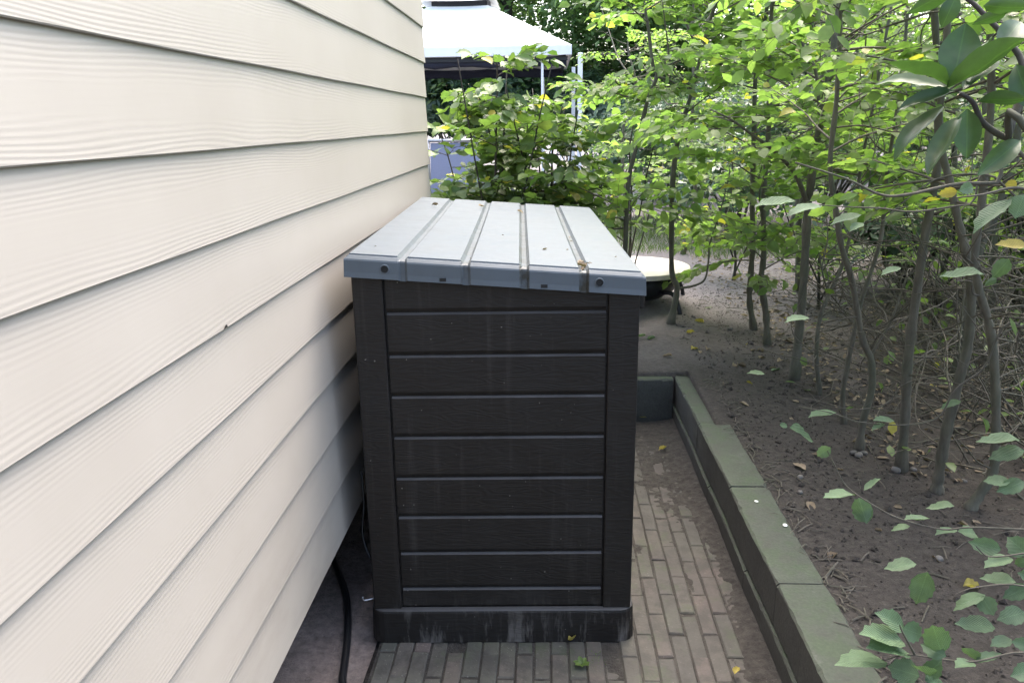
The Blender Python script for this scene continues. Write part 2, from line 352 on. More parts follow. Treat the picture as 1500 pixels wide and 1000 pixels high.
# ------------------------------------------------------------------ paving of bricks laid lengthwise
pav = tag(empty('paving', (0, 0, 0)), kind='structure')
bw, bl, gap = .0505, .205, .0035
def brick_mesh(k):
    r = random.Random(k); m = MB(); w2, l2 = (bw - gap) / 2, (bl - gap) / 2; c = .004
    o = [(-w2, -l2), (w2, -l2), (w2, l2), (-w2, l2)]
    V = [(x + r.uniform(-.0008, .0008), y + r.uniform(-.001, .001), -.05) for x, y in o] + [(x, y, -c) for x, y in o] + [(x * (1 - c / w2), y * (1 - c / l2), r.uniform(-.0012, .0008)) for x, y in o]
    Fs = [(i, (i + 1) % 4, 4 + (i + 1) % 4, 4 + i) for i in range(4)] + [(4 + i, 4 + (i + 1) % 4, 8 + (i + 1) % 4, 8 + i) for i in range(4)] + [(8, 9, 10, 11)]
    return m.add(V, Fs).mesh('brick')
bms = [brick_mesh(k) for k in range(6)]
for q in bms: q.materials.append(M['brick'])
cols = int((KI - .02 + .50) / bw)
rest = MB(); bricks = []
BX, BY, BROT, BW, BLN = -.517, 1.985, 2.0, .757, 1.53
for c in range(cols):
    x = -.50 + bw * (c + .5)
    for r in range(-6, 20):
        y = .6 + bl * r + (bl / 2 if c % 2 else 0) + random.uniform(-.006, .006)
        if y > KY - .06: continue
        bricks.append((x, y))
def hidden(x, y):   # under the storage box or behind the camera's view
    return (y > 2.1 and x < .20) or y < 1.62
vis = [b_ for b_ in bricks if not hidden(*b_)]; hid = [b_ for b_ in bricks if hidden(*b_)]
vis.sort(key=lambda q: q[1]); hid += vis[300:]; vis = vis[:300]
for x, y in vis:
    o = link('brick', random.choice(bms), pav)
    o.location = (x + random.gauss(0, .0008), y, .0115 + random.gauss(0, .0018)); o.rotation_euler = (random.gauss(0, .005), random.gauss(0, .010), random.gauss(0, .010) + (math.pi if random.random() < .5 else 0))
for x, y in hid:
    rest.box(x - (bw - gap) / 2, x + (bw - gap) / 2, y - (bl - gap) / 2, y + (bl - gap) / 2, -.04, .009 + random.gauss(0, .001))
tag(rest.build('brick_remainder', M['brick'], pav), kind='stuff')
# joint sand and washed-in dirt lying over the far and kerb side of the bricks
gx = np.arange(-.505, KI - .001, .0065); gy = np.concatenate([np.arange(-.6, 1.5, .03), np.arange(1.5, KY - .005, .0065)]); X2, Y2 = np.meshgrid(gx, gy)
side = np.clip((X2 - .22) / .42, 0, 1); far = np.clip((Y2 - 2.15) / 1.2, 0, 1)
cover = -.016 + .0135 * side + .014 * far * (.15 + .85 * side) + .026 * (fbm(X2 * 5, Y2 * 2.6, 21, 4) - .47) + .009 * (fbm(X2 * 24, Y2 * 24, 4, 3) - .4) + .010 * (fbm(X2 * 75, Y2 * 75, 14, 2) - .38)
cover += .016 * np.clip(1 - (KI - X2) / .09, 0, 1)
cover = np.where(Y2 < 2.0, np.minimum(cover, .010 + .004 * side + .006 * (fbm(X2 * 9, Y2 * 9, 8, 3) - .5)), cover)
Zd = np.clip(.010 + cover, .0075 + .003 * (fbm(X2 * 40, Y2 * 40, 77, 2) - .4), .034)
i2 = np.arange(X2.size).reshape(X2.shape); me = bpy.data.meshes.new('loose_dirt')
me.from_pydata(np.stack([X2, Y2, Zd], -1).reshape(-1, 3).tolist(), [], np.stack([i2[:-1, :-1], i2[:-1, 1:], i2[1:, 1:], i2[1:, :-1]], -1).reshape(-1, 4).tolist()); me.shade_smooth()
tag(link('loose_dirt', me, None, M['dirt']), 'dark dirt washed over the bricks beside the kerb', 'dirt', kind='stuff')

# ------------------------------------------------------------------ kerb of concrete blocks
kerb = tag(empty('retaining_kerb', (KI, KY, 0)), 'low mossy concrete block kerb holding back the soil beside the bricks', 'kerb')
def rough_block(x0, x1, y0, y1, z0, z1, c=.006):
    n = max(6, int(max(y1 - y0, x1 - x0) / .022)); V = []; Fs = []; along = (y1 - y0) >= (x1 - x0)
    a0, a1, b0, b1 = (x0, x1, y0, y1) if along else (y0, y1, x0, x1)
    for i in range(n + 1):
        t_ = b0 + (b1 - b0) * i / n; e = .004 if i in (0, n) else 0.0
        j = [c * random.uniform(.5, 1.25) + (random.uniform(.002, .006) if random.random() < .05 else 0) + e for _ in range(4)]
        sg = .0012 * math.sin(t_ * 9 + x0 * 5)
        pr = [(a0 + j[0], z0), (a1 - j[1], z0), (a1 + sg, z0 + j[1]), (a1 + sg, z1 - j[2]), (a1 - j[2], z1 + sg - e * .5), (a0 + j[3], z1 + sg - e * .5), (a0 + sg, z1 - j[3]), (a0 + sg, z0 + j[0])]
        V += [(q[0], t_, q[1]) if along else (t_, q[0], q[1]) for q in pr]
    Fs = [(i * 8 + k, i * 8 + (k + 1) % 8, (i + 1) * 8 + (k + 1) % 8, (i + 1) * 8 + k) for i in range(n) for k in range(8)] + [tuple(range(8)), tuple(range(n * 8, n * 8 + 8))]
    return MB().add(V, Fs)
def local(o, par): o.parent = par; o.matrix_parent_inverse = Matrix.Translation(par.location).inverted(); return o
jy = [3.165 - .603 * k for k in range(-1, 8)]        # joints of the top course
for k in range(8):
    y1, y0 = jy[k] - .002, jy[k + 1] + .002
    if k == 0: y1 = KY + .137
    m = rough_block(KI + random.uniform(-.002, .002), KO, y0, y1, .098, KT + random.uniform(-.003, .002)); local(m.build('block', M['kerb']), kerb)
for k in range(8):
    y1, y0 = jy[k] - .3 - .002, jy[k + 1] - .3 + .002
    if k == 0: y1 = KY + .135
    m = rough_block(KI - .007, KO - .002, y0, y1, -.1, .095); local(m.build('block', M['kerb']), kerb)
for x0, x1 in ((-.585, .298), (.302, KI - .012)):   # the short run that closes the far end
    x0, x1 = (x0, x1)
    local(rough_block(x0, x1, KY, KY + .136, -.1, KT - .002).build('block', M['kerb']), kerb)

# ================================================================== house wall with lap siding
house = tag(empty('house', (-DW, 3.95, 0)), 'house wall of cream wood-grain lap siding raised above the ground', 'house')
LAP, Z0 = .1577, 1.4587 - 7 * .1577
HY = 3.93
def board(y0, y1, z0, top):
    m = MB(); t = .011; xo = -DW; xi = -DW - .0115     # lower edge stands out, upper edge slips under the next board
    n = 24; yy = np.linspace(y0, y1, n); V = []; Fs = []
    for i, y in enumerate(yy):
        w_ = .0006 * math.sin(y * 7 + z0 * 40)
        V += [(xo - t, y, z0 + w_), (xo - .0015, y, z0 + w_), (xo, y, z0 + .0018 + w_), (xi + .002, y, z0 + top), (xi - t, y, z0 + top)]
    for i in range(n - 1):
        for k in range(4): a = i * 5 + k; Fs.append((a, a + 5, a + 6, a + 1))
        a = i * 5; Fs.append((a + 4, a + 9, a + 5, a))
    Fs.append((0, 1, 2, 3, 4)); Fs.append(tuple((n - 1) * 5 + k for k in (4, 3, 2, 1, 0)))
    return m.add(V, Fs)
for k in range(16):
    z = Z0 + k * LAP
    e = random.uniform(-.004, .004)
    local(board(.33, HY + e, z, LAP + .03).build('siding_board', M['siding']), house)
    local(board(-3.27, .327, z, LAP + .03).build('siding_board', M['siding']), house)
nk = P(331, 481, 1.2); nk = cO + (nk - cO) * ((-DW + .001 - cO[0]) / (nk - cO)[0])
local(MB().add([nk + (.0006, -.010, .001), nk + (.0006, .008, .001), nk + (.0008, .004, .007), nk + (.0008, -.004, .006)], [(0, 1, 2, 3)]).build('chipped_edge', M['void']), house)
ztop = Z0 + 16 * LAP
local(MB().box(-DW - 3.2, -DW - .034, -3.27, HY - .012, Z0 + .012, ztop).build('wall_core', M['siding']), house)
for k in range(16):                                    # gable side that turns the corner
    z = Z0 + k * LAP
    local(MB().add([(-DW - 3.2, HY - .010, z), (-DW - .03, HY - .010, z), (-DW - .03, HY + .002 - .012, z + LAP), (-DW - 3.2, HY + .002 - .012, z + LAP), (-DW - 3.2, HY + .0, z), (-DW - .034, HY + .0, z)], [(4, 5, 2, 3), (0, 1, 5, 4), (0, 4, 3), (1, 2, 5)]).build('siding_board', M['siding']), house)
local(MB().box(-DW - 3.1, -DW - .24, -3.2, HY - .2, -.05, Z0 + .012).build('foundation', M['plinth']), house)
local(MB().box(-DW - .10, -DW - .036, -3.2, HY - .03, Z0 - .0, Z0 + .06).build('sill_beam', M['plinth']), house)
local(MB().box(-DW - 3.3, -DW + .10, -3.4, HY + .12, ztop, ztop + .16).build('roof_edge', M['white']), house)

# ================================================================== storage box
box = tag(empty('storage_box', (BX, BY, .012), rad(BROT)), 'black plank-sided plastic garden storage box with pale grey ribbed lid', 'storage box')
OV, OX, ZL, ZR = .02, .006, 1.168, 1.110
def topz(x): return ZL + (ZR - ZL) * (x + OX) / (BW + 2 * OX)
zb = .105
# plank lines measured up the end panel
gz = [P(720, y_, 1.995)[2] - .012 for y_ in (862, 810, 757, 700, 640, 580, 520, 457)]
SW = .082
# inner shell with sloping top
m = MB(); a, b_ = .014, BW - .014; c0, c1 = .014, BLN - .014
m.add([(a, c0, .02), (b_, c0, .02), (b_, c1, .02), (a, c1, .02), (a, c0, topz(a) - .02), (b_, c0, topz(b_) - .02), (b_, c1, topz(b_) - .02), (a, c1, topz(a) - .02)],
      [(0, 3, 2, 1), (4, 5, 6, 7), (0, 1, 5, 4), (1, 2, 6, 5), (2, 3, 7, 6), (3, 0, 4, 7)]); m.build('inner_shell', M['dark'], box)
def skew(x0, x1, y0, y1, z0):
    return MB().add([(x0, y0, z0), (x1, y0, z0), (x1, y1, z0), (x0, y1, z0), (x0, y0, topz(x0) - .018), (x1, y0, topz(x1) - .018), (x1, y1, topz(x1) - .018), (x0, y1, topz(x0) - .018)],
                    [(0, 3, 2, 1), (4, 5, 6, 7), (0, 1, 5, 4), (1, 2, 6, 5), (2, 3, 7, 6), (3, 0, 4, 7)])
for x0, x1 in ((0, SW), (BW - SW, BW)):
    for y0, y1 in ((0, .08), (BLN - .08, BLN)):
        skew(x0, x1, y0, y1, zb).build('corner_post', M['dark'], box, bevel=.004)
edges = [zb] + gz
def plank(n0, n1, z0, z1, axis, at, sgn, topslope=False):
    """one moulded plank n0..n1 along an axis, its upper edge sloping back to catch the light"""
    ch, dp = .0045, .006
    m = MB(); zt = z1 - .003
    prof = [(dp + .004, z0 + .0005), (dp, z0 + .001), (.001, z0 + .009), (0, z0 + .011), (0, zt - ch), (.0015, zt - ch * .8), (dp, zt), (dp + .004, zt)]
    V = []; n = len(prof)
    for e in (n0, n1):
        for d_, z_ in prof:
            zz = z_
            if topslope and z_ > z0 + .03: zz = (topz(e) if axis == 'x' else z1) - .02
            V.append((e, at - sgn * -d_, zz) if axis == 'x' else (at - sgn * d_, e, zz))
    Fs = [(i, i + n, i + n + 1, i + 1) for i in range(n - 1)] + [tuple(range(n)), tuple(range(n, 2 * n))[::-1]]
    return m.add(V, Fs)
for i, z0 in enumerate(edges):
    last = i == len(edges) - 1
    z1 = edges[i + 1] if not last else topz(BW) - .03
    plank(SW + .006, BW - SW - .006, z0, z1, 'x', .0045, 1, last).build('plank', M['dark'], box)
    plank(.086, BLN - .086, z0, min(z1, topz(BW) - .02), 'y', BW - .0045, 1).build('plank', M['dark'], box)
# foot with a rounded ledge
m = MB(); o = .011; pr = []
def rrect(off, z, r=.03, n=5):
    out = []
    for cx, cy, a0 in ((BW - r, BLN - r, 0), (r, BLN - r, 90), (r, r, 180), (BW - r, r, 270)):
        for k in range(n): a_ = rad(a0 + 90 * k / (n - 1)); out.append((cx + (r + off) * math.cos(a_), cy + (r + off) * math.sin(a_), z))
    return out
rings = [rrect(o + .003, 0), rrect(o, zb - .008), rrect(o - .002, zb - .002), rrect(o - .006, zb + .001), rrect(-.006, zb + .003)]
nn = len(rings[0]); V = sum(rings, []); Fs = [(i * nn + k, i * nn + (k + 1) % nn, (i + 1) * nn + (k + 1) % nn, (i + 1) * nn + k) for i in range(4) for k in range(nn)]
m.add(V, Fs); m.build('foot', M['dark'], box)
# lid: five raised panels between four channels, with a skirt all round
gxs = [P(q, 388, 1.98)[0] for q in (590, 682, 768, 856)]
gxs = [(q - BX) * math.cos(rad(BROT)) for q in gxs]
prof = [(-OX - .006, -.060), (-OX - .004, -.013), (-OX + .007, -.003), (-OX + .009, 0)]
for g in gxs: prof += [(g - .014, 0), (g - .0125, -.002), (g - .006, -.008), (g + .006, -.008), (g + .0125, -.002), (g + .014, 0)]
prof += [(BW + OX - .009, 0), (BW + OX - .007, -.003), (BW + OX + .004, -.013), (BW + OX + .006, -.060)]
rows = [(-OV - .007, -.060), (-OV - .005, -.046), (-OV - .004, -.016), (-OV - .002, -.012), (-OV + .006, -.005), (-OV + .010, -.004), (-OV + .0115, 0)]
rows += [(t, 0) for t in np.linspace(.02, BLN - .02, 24)]
rows += [(BLN + OV - .0115, 0), (BLN + OV - .006, -.005), (BLN + OV + .003, -.013), (BLN + OV + .006, -.060)]
ny_, nx_ = len(rows), len(prof); V = []; grime = []
for (y, rd) in rows:
    for (x, pd) in prof:
        ing = any(abs(x - g) < .0061 for g in gxs); yy = y
        if ing and y < 0: yy = y + .006
        if ing and y > BLN: yy = y - .006
        dz = min(pd, rd) if not (ing and rd < -.014) else rd
        if rd == -.060: dz = -.060 - (.003 if ing else 0)
        sag = -.004 * math.sin(math.pi * np.clip(y / BLN, 0, 1)) * math.sin(math.pi * np.clip(x / BW, 0, 1))
        V.append((x, yy, topz(x) + dz + sag)); 
        gi = [k for k, g in enumerate(gxs) if abs(x - g) < .013]
        wt = (.25, .35, .75, .55)[gi[0]] if gi else .0
        if gi and y < .01: wt = (.2, .5, .9, 1.0)[gi[0]]
        grime.append(wt)
Fs = [(i * nx_ + k, i * nx_ + k + 1, (i + 1) * nx_ + k + 1, (i + 1) * nx_ + k) for i in range(ny_ - 1) for k in range(nx_ - 1)]
lid = MB().add(V, Fs).build('lid', M['lid'], box)
at = lid.data.attributes.new('grime', 'FLOAT', 'POINT'); at.data.foreach_set('value', np.array(grime, dtype=np.float32))
sd = lid.modifiers.new('thick', 'SOLIDIFY'); sd.thickness = .003; sd.offset = -1
for px in (563, 879):                                  # bolt holes in the end skirt
    x = (P(px, 392, 1.965)[0] - BX) * math.cos(rad(BROT)) ; z = topz(x) - .033; y = -OV - .0062
    n = 20; V = []; Fs = []
    for r_, dy in ((.0125, .002), (.0115, -.0015), (.0095, -.002), (.0085, .0012), (0.0, .0012)):
        V += [(x + r_ * math.cos(q * 2 * math.pi / n), y + dy, z + r_ * math.sin(q * 2 * math.pi / n)) for q in range(n)]
    Fs = [(i * n + k, i * n + (k + 1) % n, (i + 1) * n + (k + 1) % n, (i + 1) * n + k) for i in range(2) for k in range(n)]
    ring = MB().add(V[:3 * n], Fs).build('bolt_ring', M['lid'], lid)
    MB().add(V[2 * n:4 * n] , [(k, (k + 1) % n, n + (k + 1) % n, n + k) for k in range(n)] + [tuple(range(n, 2 * n))]).build('bolt_hole', M['void'], ring)
for px, py in ((648, 406), (797, 415)):                # drain slots
    x = (P(px, py, 1.965)[0] - BX) * math.cos(rad(BROT)); z = topz(x) - .0515
    MB().box(x - .0085, x + .0085, -OV - .0075, -OV - .003, z - .0045, z + .0045).build('slot', M['void'], lid)
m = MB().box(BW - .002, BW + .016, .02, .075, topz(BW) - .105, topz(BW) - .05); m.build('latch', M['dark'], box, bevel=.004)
m = MB().tube(smoothp([(.0, .02, .13), (-.03, .012, .128), (-.035, .012, .14)]), .003, 6); m.build('hook', M['metal'], box, smooth=True)

# ================================================================== leaf meshes
LT = np.array([(0, 0, 0), (.28, .36, .10), (.64, .38, .10), (1, 0, -.02), (.64, -.38, .10), (.28, -.36, .10), (.3, 0, .02), (.66, 0, .02)])
LF = [(0, 6, 1), (1, 6, 7, 2), (2, 7, 3), (0, 5, 6), (5, 4, 7, 6), (4, 3, 7)]
LT2 = np.array([(0, 0, 0), (.5, .36, .09), (1, 0, 0), (.5, -.36, .09)]); LF2 = [(0, 3, 2), (0, 2, 1)]
class Leaves:
    def __init__(s): s.p = []; s.d = []; s.n = []; s.l = []; s.w = []
    def add(s, p, d, n, l, w): s.p.append(p); s.d.append(d); s.n.append(n); s.l.append(l); s.w.append(w)
    def mesh(s, name, fine=True):
        T, Fq = (LT, LF) if fine else (LT2, LF2)
        p = np.array(s.p); d = np.array(s.d); nrm = np.array(s.n); L = np.array(s.l)[:, None, None]; W = np.array(s.w)[:, None, None]
        d /= np.linalg.norm(d, axis=1)[:, None] + 1e-9
        sd_ = np.cross(nrm, d); sd_ /= np.linalg.norm(sd_, axis=1)[:, None] + 1e-9; up = np.cross(d, sd_)
        V = p[:, None] + d[:, None] * T[None, :, :1] * L + sd_[:, None] * T[None, :, 1:2] * W + up[:, None] * (T[None, :, 2:] * rng.uniform(-.6, 2.6, (len(p), 1, 1)) - T[None, :, :1] ** 2 * rng.uniform(-.05, .35, (len(p), 1, 1))) * W
        nT = len(T); N = len(p); me = bpy.data.meshes.new(name)
        off = np.arange(N) * nT
        lv = np.concatenate([np.array(f) for f in Fq]); sizes = np.array([len(f) for f in Fq])
        loops = (off[:, None] + lv[None]).reshape(-1).astype(np.int32)
        cnt = np.tile(sizes, N).astype(np.int32); starts = np.concatenate([[0], np.cumsum(cnt)[:-1]]).astype(np.int32)
        me.vertices.add(N * nT); me.vertices.foreach_set('co', V.reshape(-1).astype(np.float32))
        me.loops.add(len(loops)); me.loops.foreach_set('vertex_index', loops)
        me.polygons.add(len(cnt)); me.polygons.foreach_set('loop_start', starts); me.polygons.foreach_set('loop_total', cnt)
        me.update(calc_edges=True); me.shade_smooth(); return me
def unit(v): v = np.asarray(v, float); return v / (np.linalg.norm(v) + 1e-9)
def rot_xy(v, a): c, s_ = math.cos(a), math.sin(a); return np.array([v[0] * c - v[1] * s_, v[0] * s_ + v[1] * c, v[2]])

def spray(tw, lv, o, d, length, leaf=.055, r0=.003, droop=.25, dens=1.0):
    """a flat hornbeam spray: one twig with alternate side twigs, leaves in two ranks"""
    d = unit(d); n = 6; pts = [np.array(o, float)]; dd = d.copy()
    for k in range(n):
        dd = unit(dd + np.array([random.gauss(0, .12), random.gauss(0, .12), -droop / n + random.gauss(0, .05)]))
        pts.append(pts[-1] + dd * length / n)
    pts = smoothp(pts, 2); tw.tube(pts, np.linspace(r0, .0009, len(pts)), 4, False)
    tilt = np.array([random.gauss(0, .22), random.gauss(0, .22), 1.0])
    def put(p, ax, sgn):
        a = random.uniform(.55, 1.0) * sgn; ld = rot_xy(ax, a); ld[2] += random.gauss(-.12, .22)
        L = leaf * random.uniform(.6, 1.2)
        lv.add(p, ld, unit(tilt + rng.normal(0, .48, 3)), L, L * random.uniform(.62, .82))
    sgn = 1; m = len(pts); step = max(1, int(round(m / (length / .055))))
    t = .12
    while t < 1:
        f = t * (m - 1); i = min(int(f), m - 2); p = pts[i] + (pts[i + 1] - pts[i]) * (f - i); ax = unit(pts[i + 1] - pts[i])
        if random.random() < .62 and t < .85:
            sl_ = length * (1 - t) * random.uniform(.35, .75) + .03; sd_ = rot_xy(ax, sgn * random.uniform(.6, 1.0)); sd_[2] += random.gauss(0, .1)
            q = [p, p + sd_ * sl_ * .5 + np.array([0, 0, random.gauss(0, .01)]), p + sd_ * sl_ + np.array([0, 0, -sl_ * .12])]
            q = smoothp(q, 3); tw.tube(q, np.linspace(.0014, .0007, len(q)), 3, False)
            s2 = 1; u = .2
            while u <= 1.001:
                if random.random() < dens:
                    f2 = u * (len(q) - 1); i2_ = min(int(f2), len(q) - 2); put(q[i2_] + (q[i2_ + 1] - q[i2_]) * (f2 - i2_), unit(q[-1] - q[0]), s2)
                s2 = -s2; u += .034 / sl_
        elif random.random() < dens: put(p, ax, sgn)
        sgn = -sgn; t += .034 / length
    if random.random() < dens: put(pts[-1], unit(pts[-1] - pts[-2]), .2)

def sapling(name, label, cat, path, r0, r1, sprays, forks=(), leaf=.078, group=None, mat='beech', barkm='bark', zlow=.6, dens=1.0, slen=(.35, .8), bare=0, bias=None, indiv=0):
    path = smoothp(path, 5); base = path[0]
    t = tag(empty(name, base), label, cat, group)
    n = len(path); rr = r0 + (r1 - r0) * np.linspace(0, 1, n) ** .8
    rr = rr * (1 + .10 * np.sin(np.arange(n) * 2.1 + base[0] * 9)); rr = rr * (1 + rng.uniform(-.07, .13, n)); rr[0] *= 1.5; rr[1] *= 1.15 
    path = path.copy(); path[0][2] -= .04
    tr = MB().tube(path, rr, 9); local(tr.build('trunk', M[barkm], None, smooth=True), t)
    lines = [(path, rr)]
    for fp, fr in forks:
        fp = smoothp(fp, 4); fr_ = np.linspace(fr, .003, len(fp)); m = MB().tube(fp, fr_, 7); local(m.build('limb', M[barkm], None, smooth=True), t); lines.append((fp, fr_))
    tw = MB(); lv = Leaves()
    for k in range(sprays + bare):
        pth, rad_ = random.choice(lines) if random.random() < .5 else lines[0]
        ok = [i for i in range(len(pth) - 1) if pth[i][2] > (zlow if k < sprays else .35) and (pth[i][2] < 2.35 or random.random() < .35)]
        if not ok: continue
        i = random.choice(ok); a = random.uniform(0, 2 * math.pi)
        dv = np.array([math.cos(a), math.sin(a), random.uniform(-.1, .65)])
        if bias is not None and random.random() < .6: dv = unit(dv + np.array(bias))
        L = random.uniform(*slen)
        if k < sprays: spray(tw, lv, pth[i], dv, L, leaf, min(.005, rad_[i] * .6), dens=dens)
        else:
            dv[0] = abs(dv[0]) if random.random() < .7 else dv[0]; L *= .5 if dv[0] < 0 else 1
            q = [pth[i]]; dd = unit(dv)
            for _ in range(5): dd = unit(dd + rng.normal(0, .28, 3)); q.append(q[-1] + dd * L / 5)
            q = smoothp(q, 2); tw.tube(q, np.linspace(.0032, .001, len(q)), 4, False)
    if tw.n: local(tag(tw.build('twigs', M['twig' if barkm != 'barkdark' else 'barkdark'], None, smooth=True), kind='stuff'), t)
    if lv.p:
        if indiv:                                      # the biggest leaves as pieces of their own
            order = sorted(range(len(lv.p)), key=lambda q: -lv.l[q])[:indiv]; keep = set(order)
            for q in order:
                o = link('leaf', random.choice(LEAFM[mat]), t); ax = unit(lv.d[q]); sd_ = unit(np.cross(lv.n[q], ax)); up = np.cross(ax, sd_); pp = np.array(lv.p[q]) - base
                L, W = lv.l[q], lv.w[q]
                o.matrix_basis = Matrix([[ax[k] * L, sd_[k] * W, up[k] * L, pp[k]] for k in range(3)] + [[0, 0, 0, 1]])
            l2 = Leaves()
            for q in range(len(lv.p)):
                if q not in keep: l2.add(lv.p[q], lv.d[q], lv.n[q], lv.l[q], lv.w[q])
            lv = l2
        if lv.p: local(tag(link('crown', lv.mesh('crown'), None, M[mat]), kind='stuff'), t)
    return t

def leaf_mesh(kind, seed):
    """a single leaf, unit length along x, unit full width"""
    r = random.Random(seed); n = 9; rows_ = []
    for i in range(n + 1):
        u = i / n
        if kind == 'horn': wd = (math.sin(math.pi * min(1, u ** .85)) ** .75) * .5 * (1 - .15 * u)
        else: wd = (math.sin(math.pi * u ** .95) ** .8) * .5
        rows_.append((u, max(.012, wd)))
    V = []; Fs = []
    bend = r.uniform(-.18, -.04); fold = r.uniform(.05, .16); tw_ = r.uniform(-.25, .25)
    for i, (u, wd) in enumerate(rows_):
        zc = bend * u * u + .03 * math.sin(u * 7 + seed)
        for s_ in (-1, -.55, 0, .55, 1):
            jag = (.035 if (i % 2) else -.02) if (kind == 'horn' and abs(s_) == 1 and 0 < i < n) else 0
            V.append((u + (jag * .8 if abs(s_) == 1 else 0), s_ * (wd + jag), zc + fold * abs(s_) * wd * 2 + tw_ * s_ * wd * u * .5 + .012 * math.sin(i * 2.4 + s_ * 3)))
    for i in range(n):
        for k in range(4): a_ = i * 5 + k; Fs.append((a_, a_ + 5, a_ + 6, a_ + 1))
    me_ = MB().add(V, Fs).mesh('leaf', True); return me_
def leafset(kind, mat, k=4):
    out = [leaf_mesh(kind, s_) for s_ in range(k)]
    for q in out: q.materials.append(M[mat])
    return out
LEAFM = {'beech': leafset('horn', 'beech'), 'near': leafset('horn', 'near_leaf', 5), 'rhodo': leafset('rhodo', 'rhodo', 5), 'yellow': leafset('horn', 'yellow', 3), 'dry': leafset('horn', 'dry', 4)}

def px_leaf(parent, tip, base, wpx, Yb, mat='near', dY=None, ratio=.6, name='leaf'):
    B = P(*base, Yb); T = P(*tip, Yb + (random.uniform(-.03, .03) if dY is None else dY))
    ax = T - B; L = np.linalg.norm(ax); ax /= L; view = unit((B + T) / 2 - cO)
    s0 = unit(np.cross(ax, view)); toward = unit(np.cross(s0, ax))
    vis_w = wpx / FPX * np.linalg.norm((B + T) / 2 - cO); W = max(vis_w, ratio * L); cphi = min(1, vis_w / W); sphi = math.sqrt(max(0, 1 - cphi * cphi))
    best = None
    for sg in (-1, 1):
        sd_ = s0 * cphi + toward * sphi * sg; up = np.cross(ax, sd_)
        if up[2] < 0: sd_, up = -sd_, -up
        if best is None or up[2] > best[1][2]: best = (sd_, up)
    sd_, up = best; o = link(name, random.choice(LEAFM[mat]), parent); pp = B - np.array(parent.location)
    o.matrix_basis = Matrix([[ax[k] * L, sd_[k] * W, up[k] * L * .8, pp[k]] for k in range(3)] + [[0, 0, 0, 1]])
    return o
def px_path(pts, Yv): return [P(a_, b2, (Yv if np.ndim(Yv) == 0 else Yv[i])) for i, (a_, b2) in enumerate(pts)]

# ================================================================== hedge saplings along the kerb bed
GH = 'hedge saplings in the soil bed'
def basefix(path):      # stand the foot on the soil
    p = np.array(path); p[0][2] = soil_z(p[0][0], p[0][1]); return p
def yof(px, py): return PZ(px, py, SOIL)[1]
def trunk(pts, lean=0.0):
    y0 = yof(*pts[0]); n = len(pts); return basefix([P(a_, b2, y0 + lean * k / (n - 1)) for k, (a_, b2) in enumerate(pts)]), y0
def up(path, dz, jit=.05):   # carry a trunk on above the picture
    p = list(path); d_ = unit(p[-1] - p[-2])
    for k in range(3): d_ = unit(d_ + np.array([random.gauss(0, jit), random.gauss(0, jit), .2])); p.append(p[-1] + d_ * dz / 3)
    return np.array(p)
t1, y1 = trunk([(982, 480), (992, 423), (984, 395), (985, 280), (990, 224), (998, 186), (1014, 132), (1038, 37), (1053, -5)])
sapling('hedge_sapling', 'leafy sapling with knobbly low stump in soil just behind the box corner', 'sapling', up(t1, .25), .020, .006, 24,
        forks=[(px_path([(992, 423), (1018, 418), (1033, 408), (1038, 380), (1040, 355), (1055, 310), (1070, 250)], y1), .008),
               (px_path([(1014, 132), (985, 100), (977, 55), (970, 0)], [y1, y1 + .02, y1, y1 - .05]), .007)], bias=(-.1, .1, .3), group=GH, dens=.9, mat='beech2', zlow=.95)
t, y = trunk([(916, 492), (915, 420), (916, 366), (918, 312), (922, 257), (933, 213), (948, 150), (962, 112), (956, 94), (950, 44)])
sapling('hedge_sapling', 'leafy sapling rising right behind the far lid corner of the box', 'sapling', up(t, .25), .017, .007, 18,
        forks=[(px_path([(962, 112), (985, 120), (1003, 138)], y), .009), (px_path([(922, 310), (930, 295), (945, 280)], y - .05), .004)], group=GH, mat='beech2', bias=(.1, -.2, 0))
t4, y4 = trunk([(1105, 482), (1098, 440), (1100, 400), (1103, 350), (1102, 289), (1105, 170), (1107, 109), (1115, 61), (1124, 10)])
sapling('hedge_sapling', 'slim dark sapling, first of a close pair with crossing crowns', 'sapling', up(t4, .25), .019, .008, 24, forks=[(px_path([(1100, 360), (1070, 350), (1035, 345)], y4), .005)], group=GH, mat='beech2', dens=.9)
t5, y5 = trunk([(1124, 502), (1122, 459), (1115, 412), (1119, 370), (1118, 290), (1122, 246), (1127, 170), (1127, 102), (1131, 0)])
sapling('hedge_sapling', 'slim grey sapling, second of a close pair with crossing crowns', 'sapling', up(t5, .25), .020, .008, 22, group=GH, mat='beech2', dens=.9)
t6, y6 = trunk([(1164, 556), (1172, 470), (1178, 400), (1184, 300), (1196, 215), (1207, 150), (1220, 80), (1230, 0)])
sapling('hedge_sapling', 'stout forked sapling with a long bare limb slanting off its trunk', 'sapling', up(t6, .3), .023, .009, 24,
        forks=[(px_path([(1197, 212), (1200, 170), (1199, 143), (1194, 102), (1177, 68), (1167, 37), (1160, -5)], y6), .011),
               (px_path([(1183, 300), (1165, 255), (1135, 222), (1100, 196), (1072, 176), (1040, 160)], [y6, y6 - .05, y6 - .1, y6 - .12, y6 - .15, y6 - .2]), .013)], zlow=1.0, group=GH, bias=(-.2, .2, .1), bare=6, mat='beech2')
t, y = trunk([(1201, 578), (1196, 520), (1201, 466), (1214, 432), (1235, 385), (1250, 320), (1262, 240), (1280, 150), (1300, 40)])
